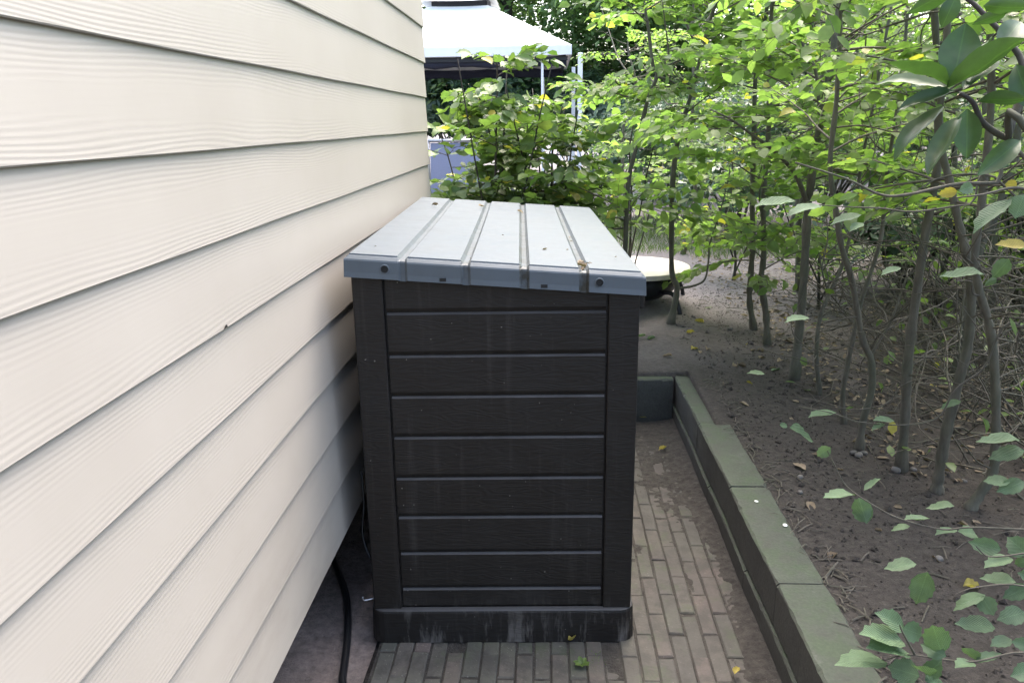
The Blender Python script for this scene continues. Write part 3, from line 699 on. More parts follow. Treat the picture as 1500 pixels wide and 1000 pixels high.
sapling('hedge_sapling', 'thin crooked sapling with a few low twigs', 'sapling', up(t, .4), 0.011, 0.004, 9, leaf=.062, mat='beech2', forks=[(px_path([(1214, 432), (1205, 400), (1200, 372)], y), .004)], zlow=1.1, group=GH, bare=40)
t, y = trunk([(1237, 621), (1235, 574), (1247, 508), (1262, 440), (1290, 350), (1300, 250), (1320, 120), (1330, 0)])
sapling('hedge_sapling', 'thin crooked sapling with a few low twigs', 'sapling', up(t, .4), 0.011, 0.004, 8, zlow=1.05, leaf=.062, mat='beech2', group=GH, bare=24)
t, y = trunk([(1259, 657), (1265, 613), (1277, 570), (1276, 527), (1263, 495), (1248, 412), (1233, 362), (1224, 306), (1216, 240), (1225, 150), (1230, 60)])
sapling('hedge_sapling', 'grey sapling bent like a bow above a stubby fork', 'sapling', up(t, .25), 0.015, 0.006, 8, leaf=.062, mat='beech2', forks=[(px_path([(1276, 520), (1290, 495), (1305, 470), (1330, 400)], y), .006)], zlow=1.3, group=GH, bare=28)
t, y = trunk([(1320, 688), (1327, 592), (1329, 538), (1340, 448), (1353, 358), (1365, 292), (1374, 236), (1375, 170), (1372, 80), (1368, 0)])
sapling('hedge_sapling', 'straight grey sapling with broken side twigs near the ground', 'sapling', up(t, .25), 0.019, 0.008, 8, zlow=1.15, leaf=.062, mat='beech2', group=GH, bare=36)
t, y = trunk([(1372, 722), (1376, 690), (1387, 628), (1403, 563), (1418, 502), (1423, 430), (1416, 376), (1404, 325), (1390, 262), (1374, 194), (1384, 100), (1390, 0)])
sapling('hedge_sapling', 'leaning grey sapling that crosses its neighbour at shoulder height', 'sapling', up(t, .25), 0.019, 0.008, 8, zlow=1.15, leaf=.062, mat='beech2', group=GH, bare=40)
t, y = trunk([(1420, 748), (1436, 722), (1455, 688), (1459, 640), (1458, 556), (1450, 480), (1434, 423), (1428, 376), (1440, 280), (1452, 150), (1450, 30)])
sapling('hedge_sapling', 'sapling with a trunk that curves out from the soil like a hook', 'sapling', up(t, .25), 0.018, 0.007, 7, zlow=1.15, leaf=.062, mat='beech2', group=GH, bare=40)
t, y = trunk([(1400, 560), (1412, 470), (1433, 370), (1458, 317), (1472, 278), (1486, 236), (1492, 170), (1500, 60)])
sapling('hedge_sapling', 'thick sapling slanting away behind the front row', 'sapling', up(t, .25), 0.023, 0.010, 9, zlow=1.0, leaf=.062, mat='beech2', group=GH, bare=28)
# hedge goes on outside the picture, beside and behind the camera
for k, (x, yy) in enumerate(((1.42, 1.95), (1.38, 1.35), (1.45, .75), (1.4, .1), (1.42, -.6))):
    p = [np.array([x, yy, soil_z(x, yy)])]
    for j in range(6): p.append(p[-1] + np.array([random.gauss(0, .05), random.gauss(0, .05), .42]))
    sapling('hedge_sapling', 'hedge sapling in the row past the trunk that curves like a hook', 'sapling', np.array(p), .02, .008, 4, zlow=1.3, group=GH, bare=6)

# two bushy young shrubs between the box and the garden
GB = 'young beech shrubs behind the box'
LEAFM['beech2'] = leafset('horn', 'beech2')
def shrub(label, bx_, by_, stems, sprays, hgt, leaf, spread, zlow, indiv=0, mat='beech', bias=None, slen=(.3, .6)):
    b0 = np.array([bx_, by_, soil_z(bx_, by_)])
    main = [b0]
    for j in range(6): main.append(main[-1] + np.array([random.gauss(0, .03), random.gauss(0, .03), hgt / 6]))
    fk = []
    for k in range(stems):
        a_ = k * 2.4 + random.random(); q = [b0 + np.array([0, 0, .05 + .1 * k])]
        for j in range(5): q.append(q[-1] + np.array([math.cos(a_) * spread / 5, math.sin(a_) * spread / 5, hgt / 5 * random.uniform(.55, .95)]))
        fk.append((q, .007))
    return sapling('beech_shrub', label, 'shrub', np.array(main), .012, .004, sprays, fk, leaf, GB, mat, 'barkdark', zlow, .95, slen, indiv=indiv, bias=bias)
shrub('bushy green beech shrub pressed between house corner and storage box', -.30, 4.55, 5, 62, 1.62, .085, .40, .85, indiv=295, slen=(.2, .42))
shrub('bushy beech shrub with pale upper leaves behind the middle of the lid', .0, 4.72, 5, 52, 1.35, .08, .42, .8, indiv=280, slen=(.2, .42))
shrub('dense low beech shrub between two taller beech shrubs', -.2, 5.15, 5, 46, 1.4, .085, .40, .75, slen=(.2, .42))
shrub('loose beech shrub with drooping sprays in front of the white trellis', .55, 5.4, 3, 12, 1.3, .07, .4, .7, mat='beech2')

for lb_, x_, y_, n_, h_ in (('low leafy beech shrub on the sand beyond the stout forked sapling', 1.85, 5.3, 22, 1.15), ('low leafy beech shrub beyond the bow-shaped sapling', 2.35, 4.7, 22, 1.2), ('low leafy beech shrub among bare twigs behind the straight grey sapling', 2.75, 4.0, 20, 1.1), ('low leafy beech shrub between the close pair and the sandy ground', 1.5, 6.3, 20, 1.1), ('spreading beech shrub deep in the undergrowth', 3.2, 5.4, 26, 1.5)):
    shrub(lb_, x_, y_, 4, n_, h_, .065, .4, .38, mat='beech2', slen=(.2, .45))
# ================================================================== woodland behind
GW = 'leafy saplings in the wood'
LBL = ['leafy sapling further back in the wood behind the hedge row', ]
wood = [(1.9, 5.9), (2.6, 5.2), (3.0, 6.6), (2.2, 7.4), (3.6, 5.6), (1.3, 7.6), (4.2, 7.0), (3.2, 8.4), (5.0, 6.0), (.9, 9.2), (4.8, 8.6), (2.4, 4.2), (3.2, 3.6), (3.0, 2.6), (3.8, 4.6)]
def y_far(q): return q > 7.3
for k, (x, yy) in enumerate(wood):
    p = [np.array([x, yy, soil_z(x, yy)])]; h_ = random.uniform(2.8, 4.0)
    for j in range(7): p.append(p[-1] + np.array([random.gauss(0, .07), random.gauss(0, .07), h_ / 7]))
    fk = []
    for q in range(3):
        i = random.randint(2, 5); a_ = random.uniform(0, 6.28); g_ = [p[i]]
        for j in range(4): g_.append(g_[-1] + np.array([math.cos(a_) * .2, math.sin(a_) * .2, .18]) + rng.normal(0, .04, 3))
        fk.append((g_, .010))
    sapling('wood_sapling', 'leafy wood sapling standing near the pale patch of grass' if y_far(yy) else ('leafy wood sapling in the dark undergrowth on the far side of the hedge row' if yy < 5.5 and x > 2.2 else LBL[0]), 'sapling', np.array(p), .022, .007, 20, fk, .065, GW, 'beech2', 'bark', .9 if yy > 5 else 1.2, 1.0, (.45, 1.0), bare=28)

def bush(name, label, cat, x, y, rx, ry, h, n, leaf, mat, group=None, fine=False, whorl=6, z0=None, aspect=.34):
    z = soil_z(x, y) if z0 is None else z0
    t = tag(empty(name, (x, y, z)), label, cat, group); lv = Leaves(); st = MB()
    for k in range(9):
        a_ = random.uniform(0, 6.28); e = np.array([math.cos(a_) * rx * .6, math.sin(a_) * ry * .6, h * random.uniform(.5, .85)])
        q = smoothp([(0, 0, -.03), e * .35 + rng.normal(0, .05, 3), e * .7 + rng.normal(0, .05, 3), e], 3); st.tube(q, np.linspace(.02, .006, len(q)), 5, False)
    tag(st.build('stems', M['barkdark'], t, smooth=True), kind='stuff')
    lump = rng.uniform(0, 6.28, 6)
    for k in range(n):
        v = unit(rng.normal(0, 1, 3)); v[2] = abs(v[2]) * .9 + random.uniform(-.25, .1)
        a_ = math.atan2(v[1], v[0]); lum = 1 + .16 * math.sin(3 * a_ + lump[0]) + .14 * math.sin(5 * a_ + 4 * v[2] + lump[1]) + .1 * math.sin(9 * v[2] + lump[2])
        rr = random.uniform(.45, 1) ** .4 * lum
        c_ = np.array([v[0] * rx * rr, v[1] * ry * rr, max(.05, h * .45 + v[2] * h * .55 * rr)])
        dr = unit(v + np.array([0, 0, .4]) + rng.normal(0, .35, 3)); s1 = unit(np.cross(dr, rng.normal(0, 1, 3))); s2 = np.cross(dr, s1)
        for q in range(whorl):
            g = q * 6.283 / whorl + random.uniform(-.3, .3); out = s1 * math.cos(g) + s2 * math.sin(g)
            ld = unit(out + dr * random.uniform(-.1, .45)); L = leaf * random.uniform(.7, 1.15)
            lv.add(c_ + rng.normal(0, leaf * .12, 3), ld, unit(dr - out * .4), L, L * aspect * 1.4)
    tag(link('foliage', lv.mesh('foliage', fine), t, M[mat]), kind='stuff')
    return t
SAND = m_soil('sandy_soil', (.27, .215, .185), (.27, .21, .185)); gx = np.arange(-1.2, -.505, .02); gy = np.arange(-.6, KY - .01, .02); X3, Y3 = np.meshgrid(gx, gy); Z3 = -.004 + .03 * (fbm(X3 * 7, Y3 * 7, 51, 4) - .45); i3 = np.arange(X3.size).reshape(X3.shape)
me = bpy.data.meshes.new('soil_strip'); me.from_pydata(np.stack([X3, Y3, Z3], -1).reshape(-1, 3).tolist(), [], np.stack([i3[:-1, :-1], i3[:-1, 1:], i3[1:, 1:], i3[1:, :-1]], -1).reshape(-1, 4).tolist()); me.shade_smooth(); tag(link('soil_strip', me, None, SAND), kind='structure')
GR = 'dark rhododendron bushes in the wood'
for k, (x, y, rx, h, n) in enumerate(((1.6, 10.2, 1.1, 1.6, 700), (3.4, 10.0, 1.3, 1.9, 800), (5.6, 9.6, 1.5, 2.2, 900), (4.6, 5.2, 1.0, 1.5, 600), (5.4, 3.6, 1.3, 1.9, 700), (4.4, 2.4, 1.0, 1.7, 500), (6.6, 6.8, 1.4, 2.4, 800), (2.3, 12.5, 1.3, 2.0, 700), (2.7, 5.9, .6, .9, 260), (3.5, 4.4, .8, 1.3, 380), (3.3, 3.2, .6, 1.0, 260), (2.0, 8.6, .9, 1.1, 350), (4.2, 6.3, .9, 1.6, 450))):
    bush('rhododendron_bush', ('dark evergreen rhododendron bush in the background beyond the sandy ground', 'large dark rhododendron bush at the back of the wood', 'low rhododendron bush in the undergrowth right behind the hedge row')[2 if n < 500 else (1 if x > 4 else 0)], 'bush', x, y, rx, rx * .85, h, n, .13, 'rhodo_far', GR)

def far_tree(label, x, y, h, cr, n, leaf, mat, zc=.6, group='tall trees behind the garden'):
    z = SOIL; t = tag(empty('garden_tree', (x, y, z)), label, 'tree', group)
    pth = [np.array([0, 0, -.05])]
    for j in range(6): pth.append(pth[-1] + np.array([random.gauss(0, .12), random.gauss(0, .12), h * .85 / 6]))
    pth = smoothp(pth, 3); MB().tube(pth, np.linspace(.16, .04, len(pth)), 8).build('trunk', M['barkdark'], t, smooth=True)
    lv = Leaves(); ends = []
    for k in range(16):
        i = random.randint(int(len(pth) * .3), len(pth) - 1); a_ = random.uniform(0, 6.28); e = pth[i] + np.array([math.cos(a_), math.sin(a_), random.uniform(-.05, .7)]) * cr * random.uniform(.5, 1)
        q = smoothp([pth[i], pth[i] * .5 + e * .5 + np.array([0, 0, .25]), e], 4); MB().tube(q, np.linspace(.05, .012, len(q)), 5, False).build('limb', M['barkdark'], t, smooth=True); ends += [q[-1], q[len(q) // 2], q[-2]]
    for k in range(n):
        e = random.choice(ends); c_ = e + rng.normal(0, 1, 3) * np.array([.26, .26, .16]) * cr
        for q in range(5):
            lv.add(c_ + rng.normal(0, leaf * .8, 3), unit(rng.normal(0, 1, 3) * np.array([1, 1, .45]) + np.array([0, 0, -.2])), unit(np.array([0, 0, 1]) + rng.normal(0, .45, 3)), leaf * random.uniform(.7, 1.2), leaf * .62)
    tag(link('crown', lv.mesh('crown', False), t, M[mat]), kind='stuff')
    return t
far_tree('tall green tree standing behind the white gazebo roof', -1.0, 18.6, 8.0, 3.0, 7000, .2, 'tree_far')
far_tree('broad green tree between gazebo and wood', 2.4, 18.0, 6.5, 2.6, 5000, .18, 'tree_far')
for x, y in ((5.6, 16.5), (8.0, 13.5), (9.5, 9.5), (-5.5, 21), (8.5, 19)):
    far_tree('tall leafy tree closing the wood behind the rhododendrons', x, y, 5.6, 2.2, 1500, .17, 'tree_far')
for x, y, rx, h in ((-2.6, 17.2, 1.6, 2.6), (-.6, 17.4, 1.5, 2.5), (1.2, 16.2, 1.5, 2.3), (-4.6, 18.5, 1.9, 3.0), (-2.2, 20.5, 2.2, 3.6), (.6, 20.0, 2.2, 3.6), (3.6, 19.0, 2.2, 3.4), (6.2, 17.5, 2.2, 3.2)):
    bush('laurel_bush', 'dark laurel bush closing the garden behind the gazebo' if h < 2.9 else 'tall laurel hedge bush at the very back of the garden', 'bush', x, y, rx, rx * .7, h, 1300, .17, 'rhodo_far', 'laurels behind the gazebo')

# ================================================================== gazebo
gc = P(838, 66, 12.0); GX1 = gc[0]; GZ = gc[2]; GWD = 3.5; GXC = GX1 - GWD / 2; GY0, GY1 = 12.0, 15.4; GYC = (GY0 + GY1) / 2
gz0 = SOIL
gaz = tag(empty('gazebo', (GXC, GYC, gz0)), 'white metal gazebo with two-tier canvas roof beyond the shrubs', 'gazebo')
L_ = lambda o: local(o, gaz)
apex = P(668, 15, GYC)[2]
def pyr(hw, hd, z0, hw1, hd1, z1, name, sag=.0):
    V = []; n = 9
    for j in range(5):
        t_ = j / 4; a_, b2, z_ = hw + (hw1 - hw) * t_, hd + (hd1 - hd) * t_, z0 + (z1 - z0) * t_
        for c in range(4):
            for k in range(n):
                u = k / n; cs = [(-a_, -b2), (a_, -b2), (a_, b2), (-a_, b2)]; p0, p1 = cs[c], cs[(c + 1) % 4]
                V.append((GXC + p0[0] + (p1[0] - p0[0]) * u, GYC + p0[1] + (p1[1] - p0[1]) * u, z_ - sag * math.sin(math.pi * u) * (.3 + .7 * math.sin(math.pi * t_))))
    N = 4 * n; Fs = [(j * N + k, j * N + (k + 1) % N, (j + 1) * N + (k + 1) % N, (j + 1) * N + k) for j in range(4) for k in range(N)]
    return MB().add(V, Fs)
hw, hd = GWD / 2, (GY1 - GY0) / 2
L_(pyr(hw, hd, GZ, .46, .46, apex, 'canopy', .03).build('canopy', M['canvas'], smooth=False))
L_(pyr(.60, .60, apex + .07, .02, .02, apex + .46, 'cap', .05).build('vent_cap', M['canvas']))
L_(pyr(.44, .44, apex - .02, .44, .44, apex + .2, 'vent').build('vent_mesh', M['iron']))
v = MB()
for c in range(4):
    cs = [(-hw, -hd), (hw, -hd), (hw, hd), (-hw, hd)]; p0, p1 = np.array(cs[c]) , np.array(cs[(c + 1) % 4])
    a_ = [(GXC + q[0], GYC + q[1]) for q in (p0, p1)]
    v.add([(*a_[0], GZ - .13), (*a_[1], GZ - .13), (*a_[1], GZ + .003), (*a_[0], GZ + .003)], [(0, 1, 2, 3)])
o = L_(v.build('valance', M['canvas'])); sdm = o.modifiers.new('thick', 'SOLIDIFY'); sdm.thickness = .004
px1, px2 = P(848, 290, GY0 + .1)[0], P(795, 290, GY0 + .1)[0]
for sx in (-1, 1):
    for sy in (-1, 1):
        xc_ = GXC + sx * (px1 - GXC); yc_ = GYC + sy * (hd - .1); xi_ = GXC + sx * (px2 - GXC)
        L_(MB().box(xc_ - .035, xc_ + .035, yc_ - .035, yc_ + .035, gz0 - .03, GZ - .1).build('post', M['white'], bevel=.006))
        L_(MB().box(xi_ - .018, xi_ + .018, yc_ - .018, yc_ + .018, gz0 - .03, GZ - .1).build('post', M['white'], bevel=.004))
        lo, hi_ = min(xc_ - sx * .036, xi_ + sx * .019), max(xc_ - sx * .036, xi_ + sx * .019)
        for z_ in (gz0 + .12, gz0 + 1.08):
            L_(MB().box(lo, hi_, yc_ - .011, yc_ + .011, z_, z_ + .022).build('rail', M['white']))
        for k in range(3):
            xx = lo + (hi_ - lo) * (k + 1) / 4
            L_(MB().box(xx - .010, xx + .010, yc_ - .009, yc_ + .009, gz0 + .143, gz0 + 1.079).build('baluster', M['white']))
NAVY = m_plain('navy_netting', (.016, .02, .038), .85, 0, .2)
for sy in (-1, 1): L_(MB().tube([(GXC - hw + .08, GYC + sy * (hd - .19), GZ - .215 + .012 * math.sin(q)) if False else (GXC - hw + .08 + (2 * hw - .16) * q / 12, GYC + sy * (hd - .19), GZ - .20 + .012 * math.sin(q * 2.1)) for q in range(13)], [.075 + .012 * math.sin(q * 2.7) for q in range(13)], 8).build('rolled_curtain', NAVY, smooth=True))
for sy in (-1, 1): L_(MB().box(GXC - hw + .06, GXC + hw - .06, GYC + sy * (hd - .1) - .02, GYC + sy * (hd - .1) + .02, GZ - .20, GZ - .145).build('beam', M['iron']))
for sx in (-1, 1): L_(MB().box(GXC + sx * (hw - .1) - .02, GXC + sx * (hw - .1) + .02, GYC - hd + .14, GYC + hd - .14, GZ - .20, GZ - .145).build('beam', M['iron']))

# ------------------------------------------------------------------ sling chair near the house corner
c0 = P(628, 290, 7.6); c1 = P(704, 206, 7.6); cw = c1[0] - c0[0]
ch = tag(empty('garden_chair', (c0[0] + cw / 2, 7.6, SOIL)), 'blue-grey sling garden chair with pale frame beyond the house corner', 'chair')
hb = c1[2] - SOIL
def rel(m, name, mat, **k): o = m.build(name, mat, ch, **k); return o
n = 14; V = []; Fs = []
for i in range(n + 1):
    t_ = i / n; yv, zv = .12 * t_ - .02 * math.sin(math.pi * t_), .38 + (hb - .40) * t_
    V += [(-cw / 2 + .02, yv, zv), (cw / 2 - .02, yv, zv)]
Fs = [(2 * i, 2 * i + 1, 2 * i + 3, 2 * i + 2) for i in range(n)]
o = rel(MB().add(V, Fs), 'sling_back', M['sling']); o.modifiers.new('thick', 'SOLIDIFY').thickness = .004
o = rel(MB().add([(-cw / 2 + .02, -.02, .40), (cw / 2 - .02, -.02, .40), (cw / 2 - .02, -.5, .42), (-cw / 2 + .02, -.5, .42)], [(0, 1, 2, 3)]), 'sling_seat', M['sling']); o.modifiers.new('thick', 'SOLIDIFY').thickness = .004
rel(MB().tube([(-cw / 2, .12, hb), (cw / 2, .12, hb)], .016, 8), 'top_bar', M['metal'], smooth=True)
for sx in (-1, 1):
    x = sx * cw / 2
    rel(MB().tube(smoothp([(x, .12, hb), (x, .02, .42), (x, -.06, .0)]), .014, 8), 'leg', M['metal'], smooth=True)
    rel(MB().tube(smoothp([(x, -.52, .42), (x, -.50, .2), (x, -.46, .0)]), .014, 8), 'leg', M['metal'], smooth=True)
    rel(MB().tube(smoothp([(x, .04, .62), (x, -.25, .64), (x, -.5, .62), (x, -.52, .42)]), .014, 8), 'armrest', M['metal'], smooth=True)
    rel(MB().tube([(x, .0, .40), (x, -.52, .42)], .012, 8), 'seat_rail', M['metal'], smooth=True)

# ------------------------------------------------------------------ low round table on an iron bowl
tx = P(926, 389, 5.45); tz = tx[2]; tr_ = .40
tb = tag(empty('round_table', (tx[0], 5.45, SOIL)), 'low round table with pale wooden top on a dark iron bowl', 'table')
def disc(r_, z0, z1, n=40):
    V = [(r_ * math.cos(k * 2 * math.pi / n), r_ * math.sin(k * 2 * math.pi / n), z) for z in (z0, z1) for k in range(n)]
    return MB().add(V, [(k, (k + 1) % n, n + (k + 1) % n, n + k) for k in range(n)] + [tuple(range(n))[::-1], tuple(range(n, 2 * n))])
hh = tz - SOIL
disc(tr_, hh - .035, hh).build('table_top', M['wood'], tb, bevel=.005)
V = []; n = 28; pr_ = [(.10, .05), (.22, .075), (.30, .13), (.335, hh - .05), (.31, hh - .05)]
for r_, z_ in pr_: V += [(r_ * math.cos(k * 2 * math.pi / n), r_ * math.sin(k * 2 * math.pi / n), z_) for k in range(n)]
MB().add(V, [(i * n + k, i * n + (k + 1) % n, (i + 1) * n + (k + 1) % n, (i + 1) * n + k) for i in range(4) for k in range(n)] + [tuple(range(n))[::-1]]).build('bowl', M['iron'], tb, smooth=True)
for k in range(4):
    a_ = .6 + k * math.pi / 2; e = np.array([math.cos(a_), math.sin(a_), 0])
    MB().tube(smoothp([e * .30 + (0, 0, .14), e * .42 + (0, 0, .15), e * .48 + (0, 0, .07), e * .50 + (0, 0, .0)]), .016, 7).build('leg', M['iron'], tb, smooth=True)
# white bucket further down the garden
bx_ = PZ(938, 304, SOIL); bk = tag(empty('bucket', (bx_[0], bx_[1], SOIL)), 'small white bucket standing on the sand far behind the saplings', 'bucket')
V = []; n = 20; pr_ = [(.02, .012), (.15, .0), (.19, .34), (.205, .345), (.205, .32), (.18, .32)]
for r_, z_ in [(.15, 0), (.19, .33), (.203, .335), (.203, .35), (.185, .35), (.15, .02)]: V += [(r_ * math.cos(k * 2 * math.pi / n), r_ * math.sin(k * 2 * math.pi / n), z_) for k in range(n)]
MB().add(V, [(i * n + k, i * n + (k + 1) % n, (i + 1) * n + (k + 1) % n, (i + 1) * n + k) for i in range(5) for k in range(n)] + [tuple(range(n))[::-1], tuple(range(5 * n, 6 * n))]).build('pail', M['white'], bk, smooth=True)
MB().tube([(.2 * math.cos(q), 0.0, .33 + .17 * math.sin(q)) for q in np.linspace(.0, math.pi, 12)], .004, 5).build('handle', M['metal'], bk)

# ================================================================== rhododendron branch by the camera
YR = 1.22
rb_ = np.array([1.15, .95, SOIL])
rh = tag(empty('rhododendron', rb_), 'rhododendron with large leathery leaves hanging in from beside the hedge', 'rhododendron')
hub = P(1406, 137, YR)
st = smoothp([rb_, rb_ + (.0, .05, .5), P(1530, 225, YR - .05), P(1475, 203, YR), P(1440, 180, YR), P(1425, 150, YR), hub], 5)
st[0][2] -= .03
local(MB().tube(st, np.linspace(.0072, .0028, len(st)), 8).build('stem', M['barkdark'], None, smooth=True), rh)
b2_ = smoothp([st[len(st) // 2], P(1500, 100, YR + .05), P(1440, 20, YR + .1), P(1405, -10, YR + .12)], 5)
local(MB().tube(b2_, np.linspace(.006, .003, len(b2_)), 7).build('branch', M['barkdark'], None, smooth=True), rh)
for tip, base, wp_, dy in [((1415, 33), (1396, 122), 46, .02), ((1301, 87), (1390, 126), 20, -.04), ((1283, 113), (1388, 128), 12, .06), ((1318, 153), (1398, 136), 15, -.03),
                           ((1304, 226), (1384, 154), 18, -.02), ((1355, 249), (1409, 172), 24, -.05), ((1416, 232), (1417, 160), 32, -.02), ((1503, 54), (1386, 132), 24, -.08),
                           ((1462, 82), (1410, 132), 26, .06), ((1506, 143), (1432, 149), 18, -.06), ((1433, 256), (1494, 206), 26, -.03), ((1487, 92), (1512, 160), 30, .03),
                           ((1500, 24), (1462, 74), 30, .04), ((1436, 4), (1512, 14), 22, -.02), ((1425, 36), (1474, 18), 15, .05), ((1440, 45), (1418, 118), 26, .1),
                           ((1330, 20), (1395, -15), 20, .05), ((1380, 40), (1402, -8), 22, .0), ((1470, -20), (1410, -6), 20, 0)]:
    px_leaf(rh, tip, base, wp_, YR, 'rhodo', dy, .34)
for k in range(46):     # the rest of the shrub outside the picture
    q = rb_ + np.array([random.uniform(.0, .5), random.uniform(-.5, .3), random.uniform(.5, 1.7)]); a_ = random.uniform(0, 6.28)
    ax = unit((math.cos(a_), math.sin(a_), random.uniform(-.5, .4))); sd_ = unit(np.cross((0, 0, 1), ax)); up_ = np.cross(ax, sd_); pp = q - rb_
    o = link('leaf', random.choice(LEAFM['rhodo']), rh); o.matrix_basis = Matrix([[ax[i] * .13, sd_[i] * .045, up_[i] * .1, pp[i]] for i in range(3)] + [[0, 0, 0, 1]])
tw = MB()
for k in range(10):
    q = rb_ + np.array([random.uniform(.05, .5), random.uniform(-.45, .3), random.uniform(.7, 1.7)]); s_ = smoothp([rb_ + (0, 0, .1), rb_ * .5 + q * .5 + rng.normal(0, .05, 3), q], 4); tw.tube(s_, np.linspace(.010, .003, len(s_)), 5, False)
local(tag(tw.build('inner_stems', M['barkdark'], None, smooth=True), kind='stuff'), rh)

# ================================================================== hornbeam sprigs close to the camera, bottom right
Z6 = lambda q: (1200 + q[0] / 3.847, 740 + q[1] / 3.847)
root = np.array([1.22, 1.30, SOIL])
hs = tag(empty('hornbeam_sucker', root), 'low hornbeam sucker with broad serrated leaves reaching over the kerb', 'hornbeam')
YS = 1.42
stem_px = [[(1560, 985), (1500, 955), (1430, 968), (1380, 965), (1330, 958), (1300, 965)], [(1560, 900), (1500, 858), (1430, 860), (1400, 870)], [(1340, 958), (1322, 925), (1318, 915)], [(1560, 800), (1500, 810), (1450, 815), (1430, 800)],
           [(1500, 775), (1420, 772), (1380, 775), (1320, 760), (1280, 740), (1240, 712), (1222, 680), (1212, 660)]]
for s_, yv in zip(stem_px, (YS, YS + .05, YS, YS + .12, YS + .28)):
    q = smoothp(px_path(s_, yv), 4); local(MB().tube(q, np.linspace(.0026, .0011, len(q)), 5, False).build('twig', M['twig'], None, smooth=True), hs)
q = smoothp([root - (0, 0, .03), root + (.02, .05, .1), P(1560, 985, YS), P(1500, 955, YS)], 4); local(MB().tube(q, np.linspace(.006, .003, len(q)), 6).build('stem', M['twig'], None, smooth=True), hs)
for tip, base, wp_, yv in [((95, 860), (385, 880), 80, 0), ((245, 700), (470, 775), 88, .02), ((335, 600), (480, 690), 90, .04), ((285, 765), (510, 830), 66, .01), ((592, 735), (470, 690), 105, .03),
                           ((630, 645), (690, 830), 125, .0), ((570, 780), (715, 850), 80, -.01), ((385, 905), (565, 960), 130, -.03), ((545, 880), (625, 965), 70, -.04), ((690, 870), (605, 960), 85, -.02), ((740, 1010), (600, 985), 60, -.05),
                           ((820, 785), (885, 875), 62, .03), ((770, 895), (870, 885), 45, .0), ((1025, 828), (885, 882), 48, .02), ((765, 660), (992, 690), 78, .06), ((745, 572), (935, 500), 58, .08), ((985, 620), (915, 510), 90, .08),
                           ((965, 790), (1082, 755), 56, .05), ((1085, 765), (1190, 790), 62, .04), ((905, 405), (1110, 432), 54, .1), ((1035, 520), (1190, 460), 75, .08), ((840, 205), (1025, 250), 86, .15), ((930, 335), (1085, 300), 56, .12),
                           ((1062, 180), (1175, 275), 110, .14), ((1095, 328), (1180, 312), 50, .13), ((365, 352), (548, 330), 62, .2), ((545, 556), (612, 372), 112, .2), ((1015, 640), (1160, 600), 90, .06), ((1080, 960), (1200, 930), 90, -.02), ((1120, 380), (1220, 400), 80, .1)]:
    px_leaf(hs, Z6(tip), Z6(base), wp_ / 3.847, YS + yv, 'near', None, .58)
for tip, base, wp_ in [((1252, 730), (1272, 764), 26), ((1206, 727), (1252, 725), 10), ((1269, 764), (1258, 729), 26), ((1370, 779), (1402, 776), 8), ((1404, 777), (1430, 783), 14), ((1304, 774), (1333, 770), 8), ((1324, 760), (1362, 760), 5), ((1356, 743), (1398, 741), 10), ((1290, 700), (1266, 718), 9),
                       ((1197, 668), (1217, 655), 17), ((1460, 720), (1500, 705), 20), ((1440, 702), (1480, 706), 14)]:
    px_leaf(hs, tip, base, wp_, YS + .3, 'near', None, .58)

# thin twigs with single leaves crossing above the soil bed
GT = 'thin trailing hornbeam twigs above the bed'
def trailing(label, px, Yv, leaves, r=.0024, foot=None):
    pts = px_path(px, Yv); 
    if foot is not None: pts = [np.array([foot[0], foot[1], soil_z(*foot)])] + pts
    t = tag(empty('trailing_branch', pts[0]), label, 'branch', GT); q = smoothp(pts, 5)
    local(MB().tube(q, np.linspace(r * 1.5, r * .5, len(q)), 5).build('twig', M['twig'], None, smooth=True), t)
    for tip, base, wp_ in leaves: px_leaf(t, tip, base, wp_, Yv if np.ndim(Yv) == 0 else Yv[len(Yv) // 2], 'near', None, .55)
trailing('pale trailing twig with narrow leaves sagging low over bare soil', [(1500, 480), (1440, 540), (1400, 570), (1375, 610), (1330, 622), (1260, 618), (1220, 605), (1170, 595)], 2.35,
         [((1155, 624), (1142, 622), 8), ((1193, 646), (1157, 626), 13), ((1184, 610), (1225, 605), 8), ((1279, 615), (1310, 617), 7), ((1277, 628), (1296, 621), 7), ((1375, 596), (1408, 587), 9)], foot=(1.95, 2.5))
trailing('long bare twig curving across several sapling trunks', [(1500, 530), (1420, 545), (1330, 560), (1300, 590), (1250, 600), (1210, 590), (1170, 582)], 2.7, [((1094, 544), (1120, 548), 6)], foot=(1.9, 2.9))
trailing('dark branch crossing the saplings at head height with yellowing leaves', [(1530, 262), (1460, 268), (1400, 270), (1330, 285), (1290, 285), (1240, 262), (1165, 238)], 1.9, [], r=.004, foot=(2.0, 1.7))
trailing('twig holding pale narrow leaves level with the lid', [(1500, 300), (1420, 300), (1340, 310), (1290, 305), (1240, 303), (1200, 300)], 2.0,
         [((1105, 301), (1165, 296), 10), ((1150, 310), (1205, 300), 10), ((1215, 325), (1262, 315), 10), ((1228, 295), (1256, 285), 9), ((1246, 335), (1264, 326), 10), ((1376, 403), (1442, 402), 11), ((1453, 408), (1478, 380), 20), ((1442, 418), (1460, 408), 9), ((1290, 400), (1320, 392), 8), ((1430, 645), (1495, 645), 12), ((1448, 670), (1500, 660), 20), ((1150, 468), (1185, 465), 8)], foot=(2.1, 1.9))
yl = trailing
t = tag(empty('trailing_branch', P(1530, 300, 1.7)), 'twig with big yellow-green leaves beside the rhododendron', 'branch', GT)
q = smoothp(px_path([(1540, 290), (1490, 275), (1440, 285), (1400, 290)], 1.7), 4); local(MB().tube(q, np.linspace(.004, .0015, len(q)), 5).build('twig', M['twig'], None, smooth=True), t)
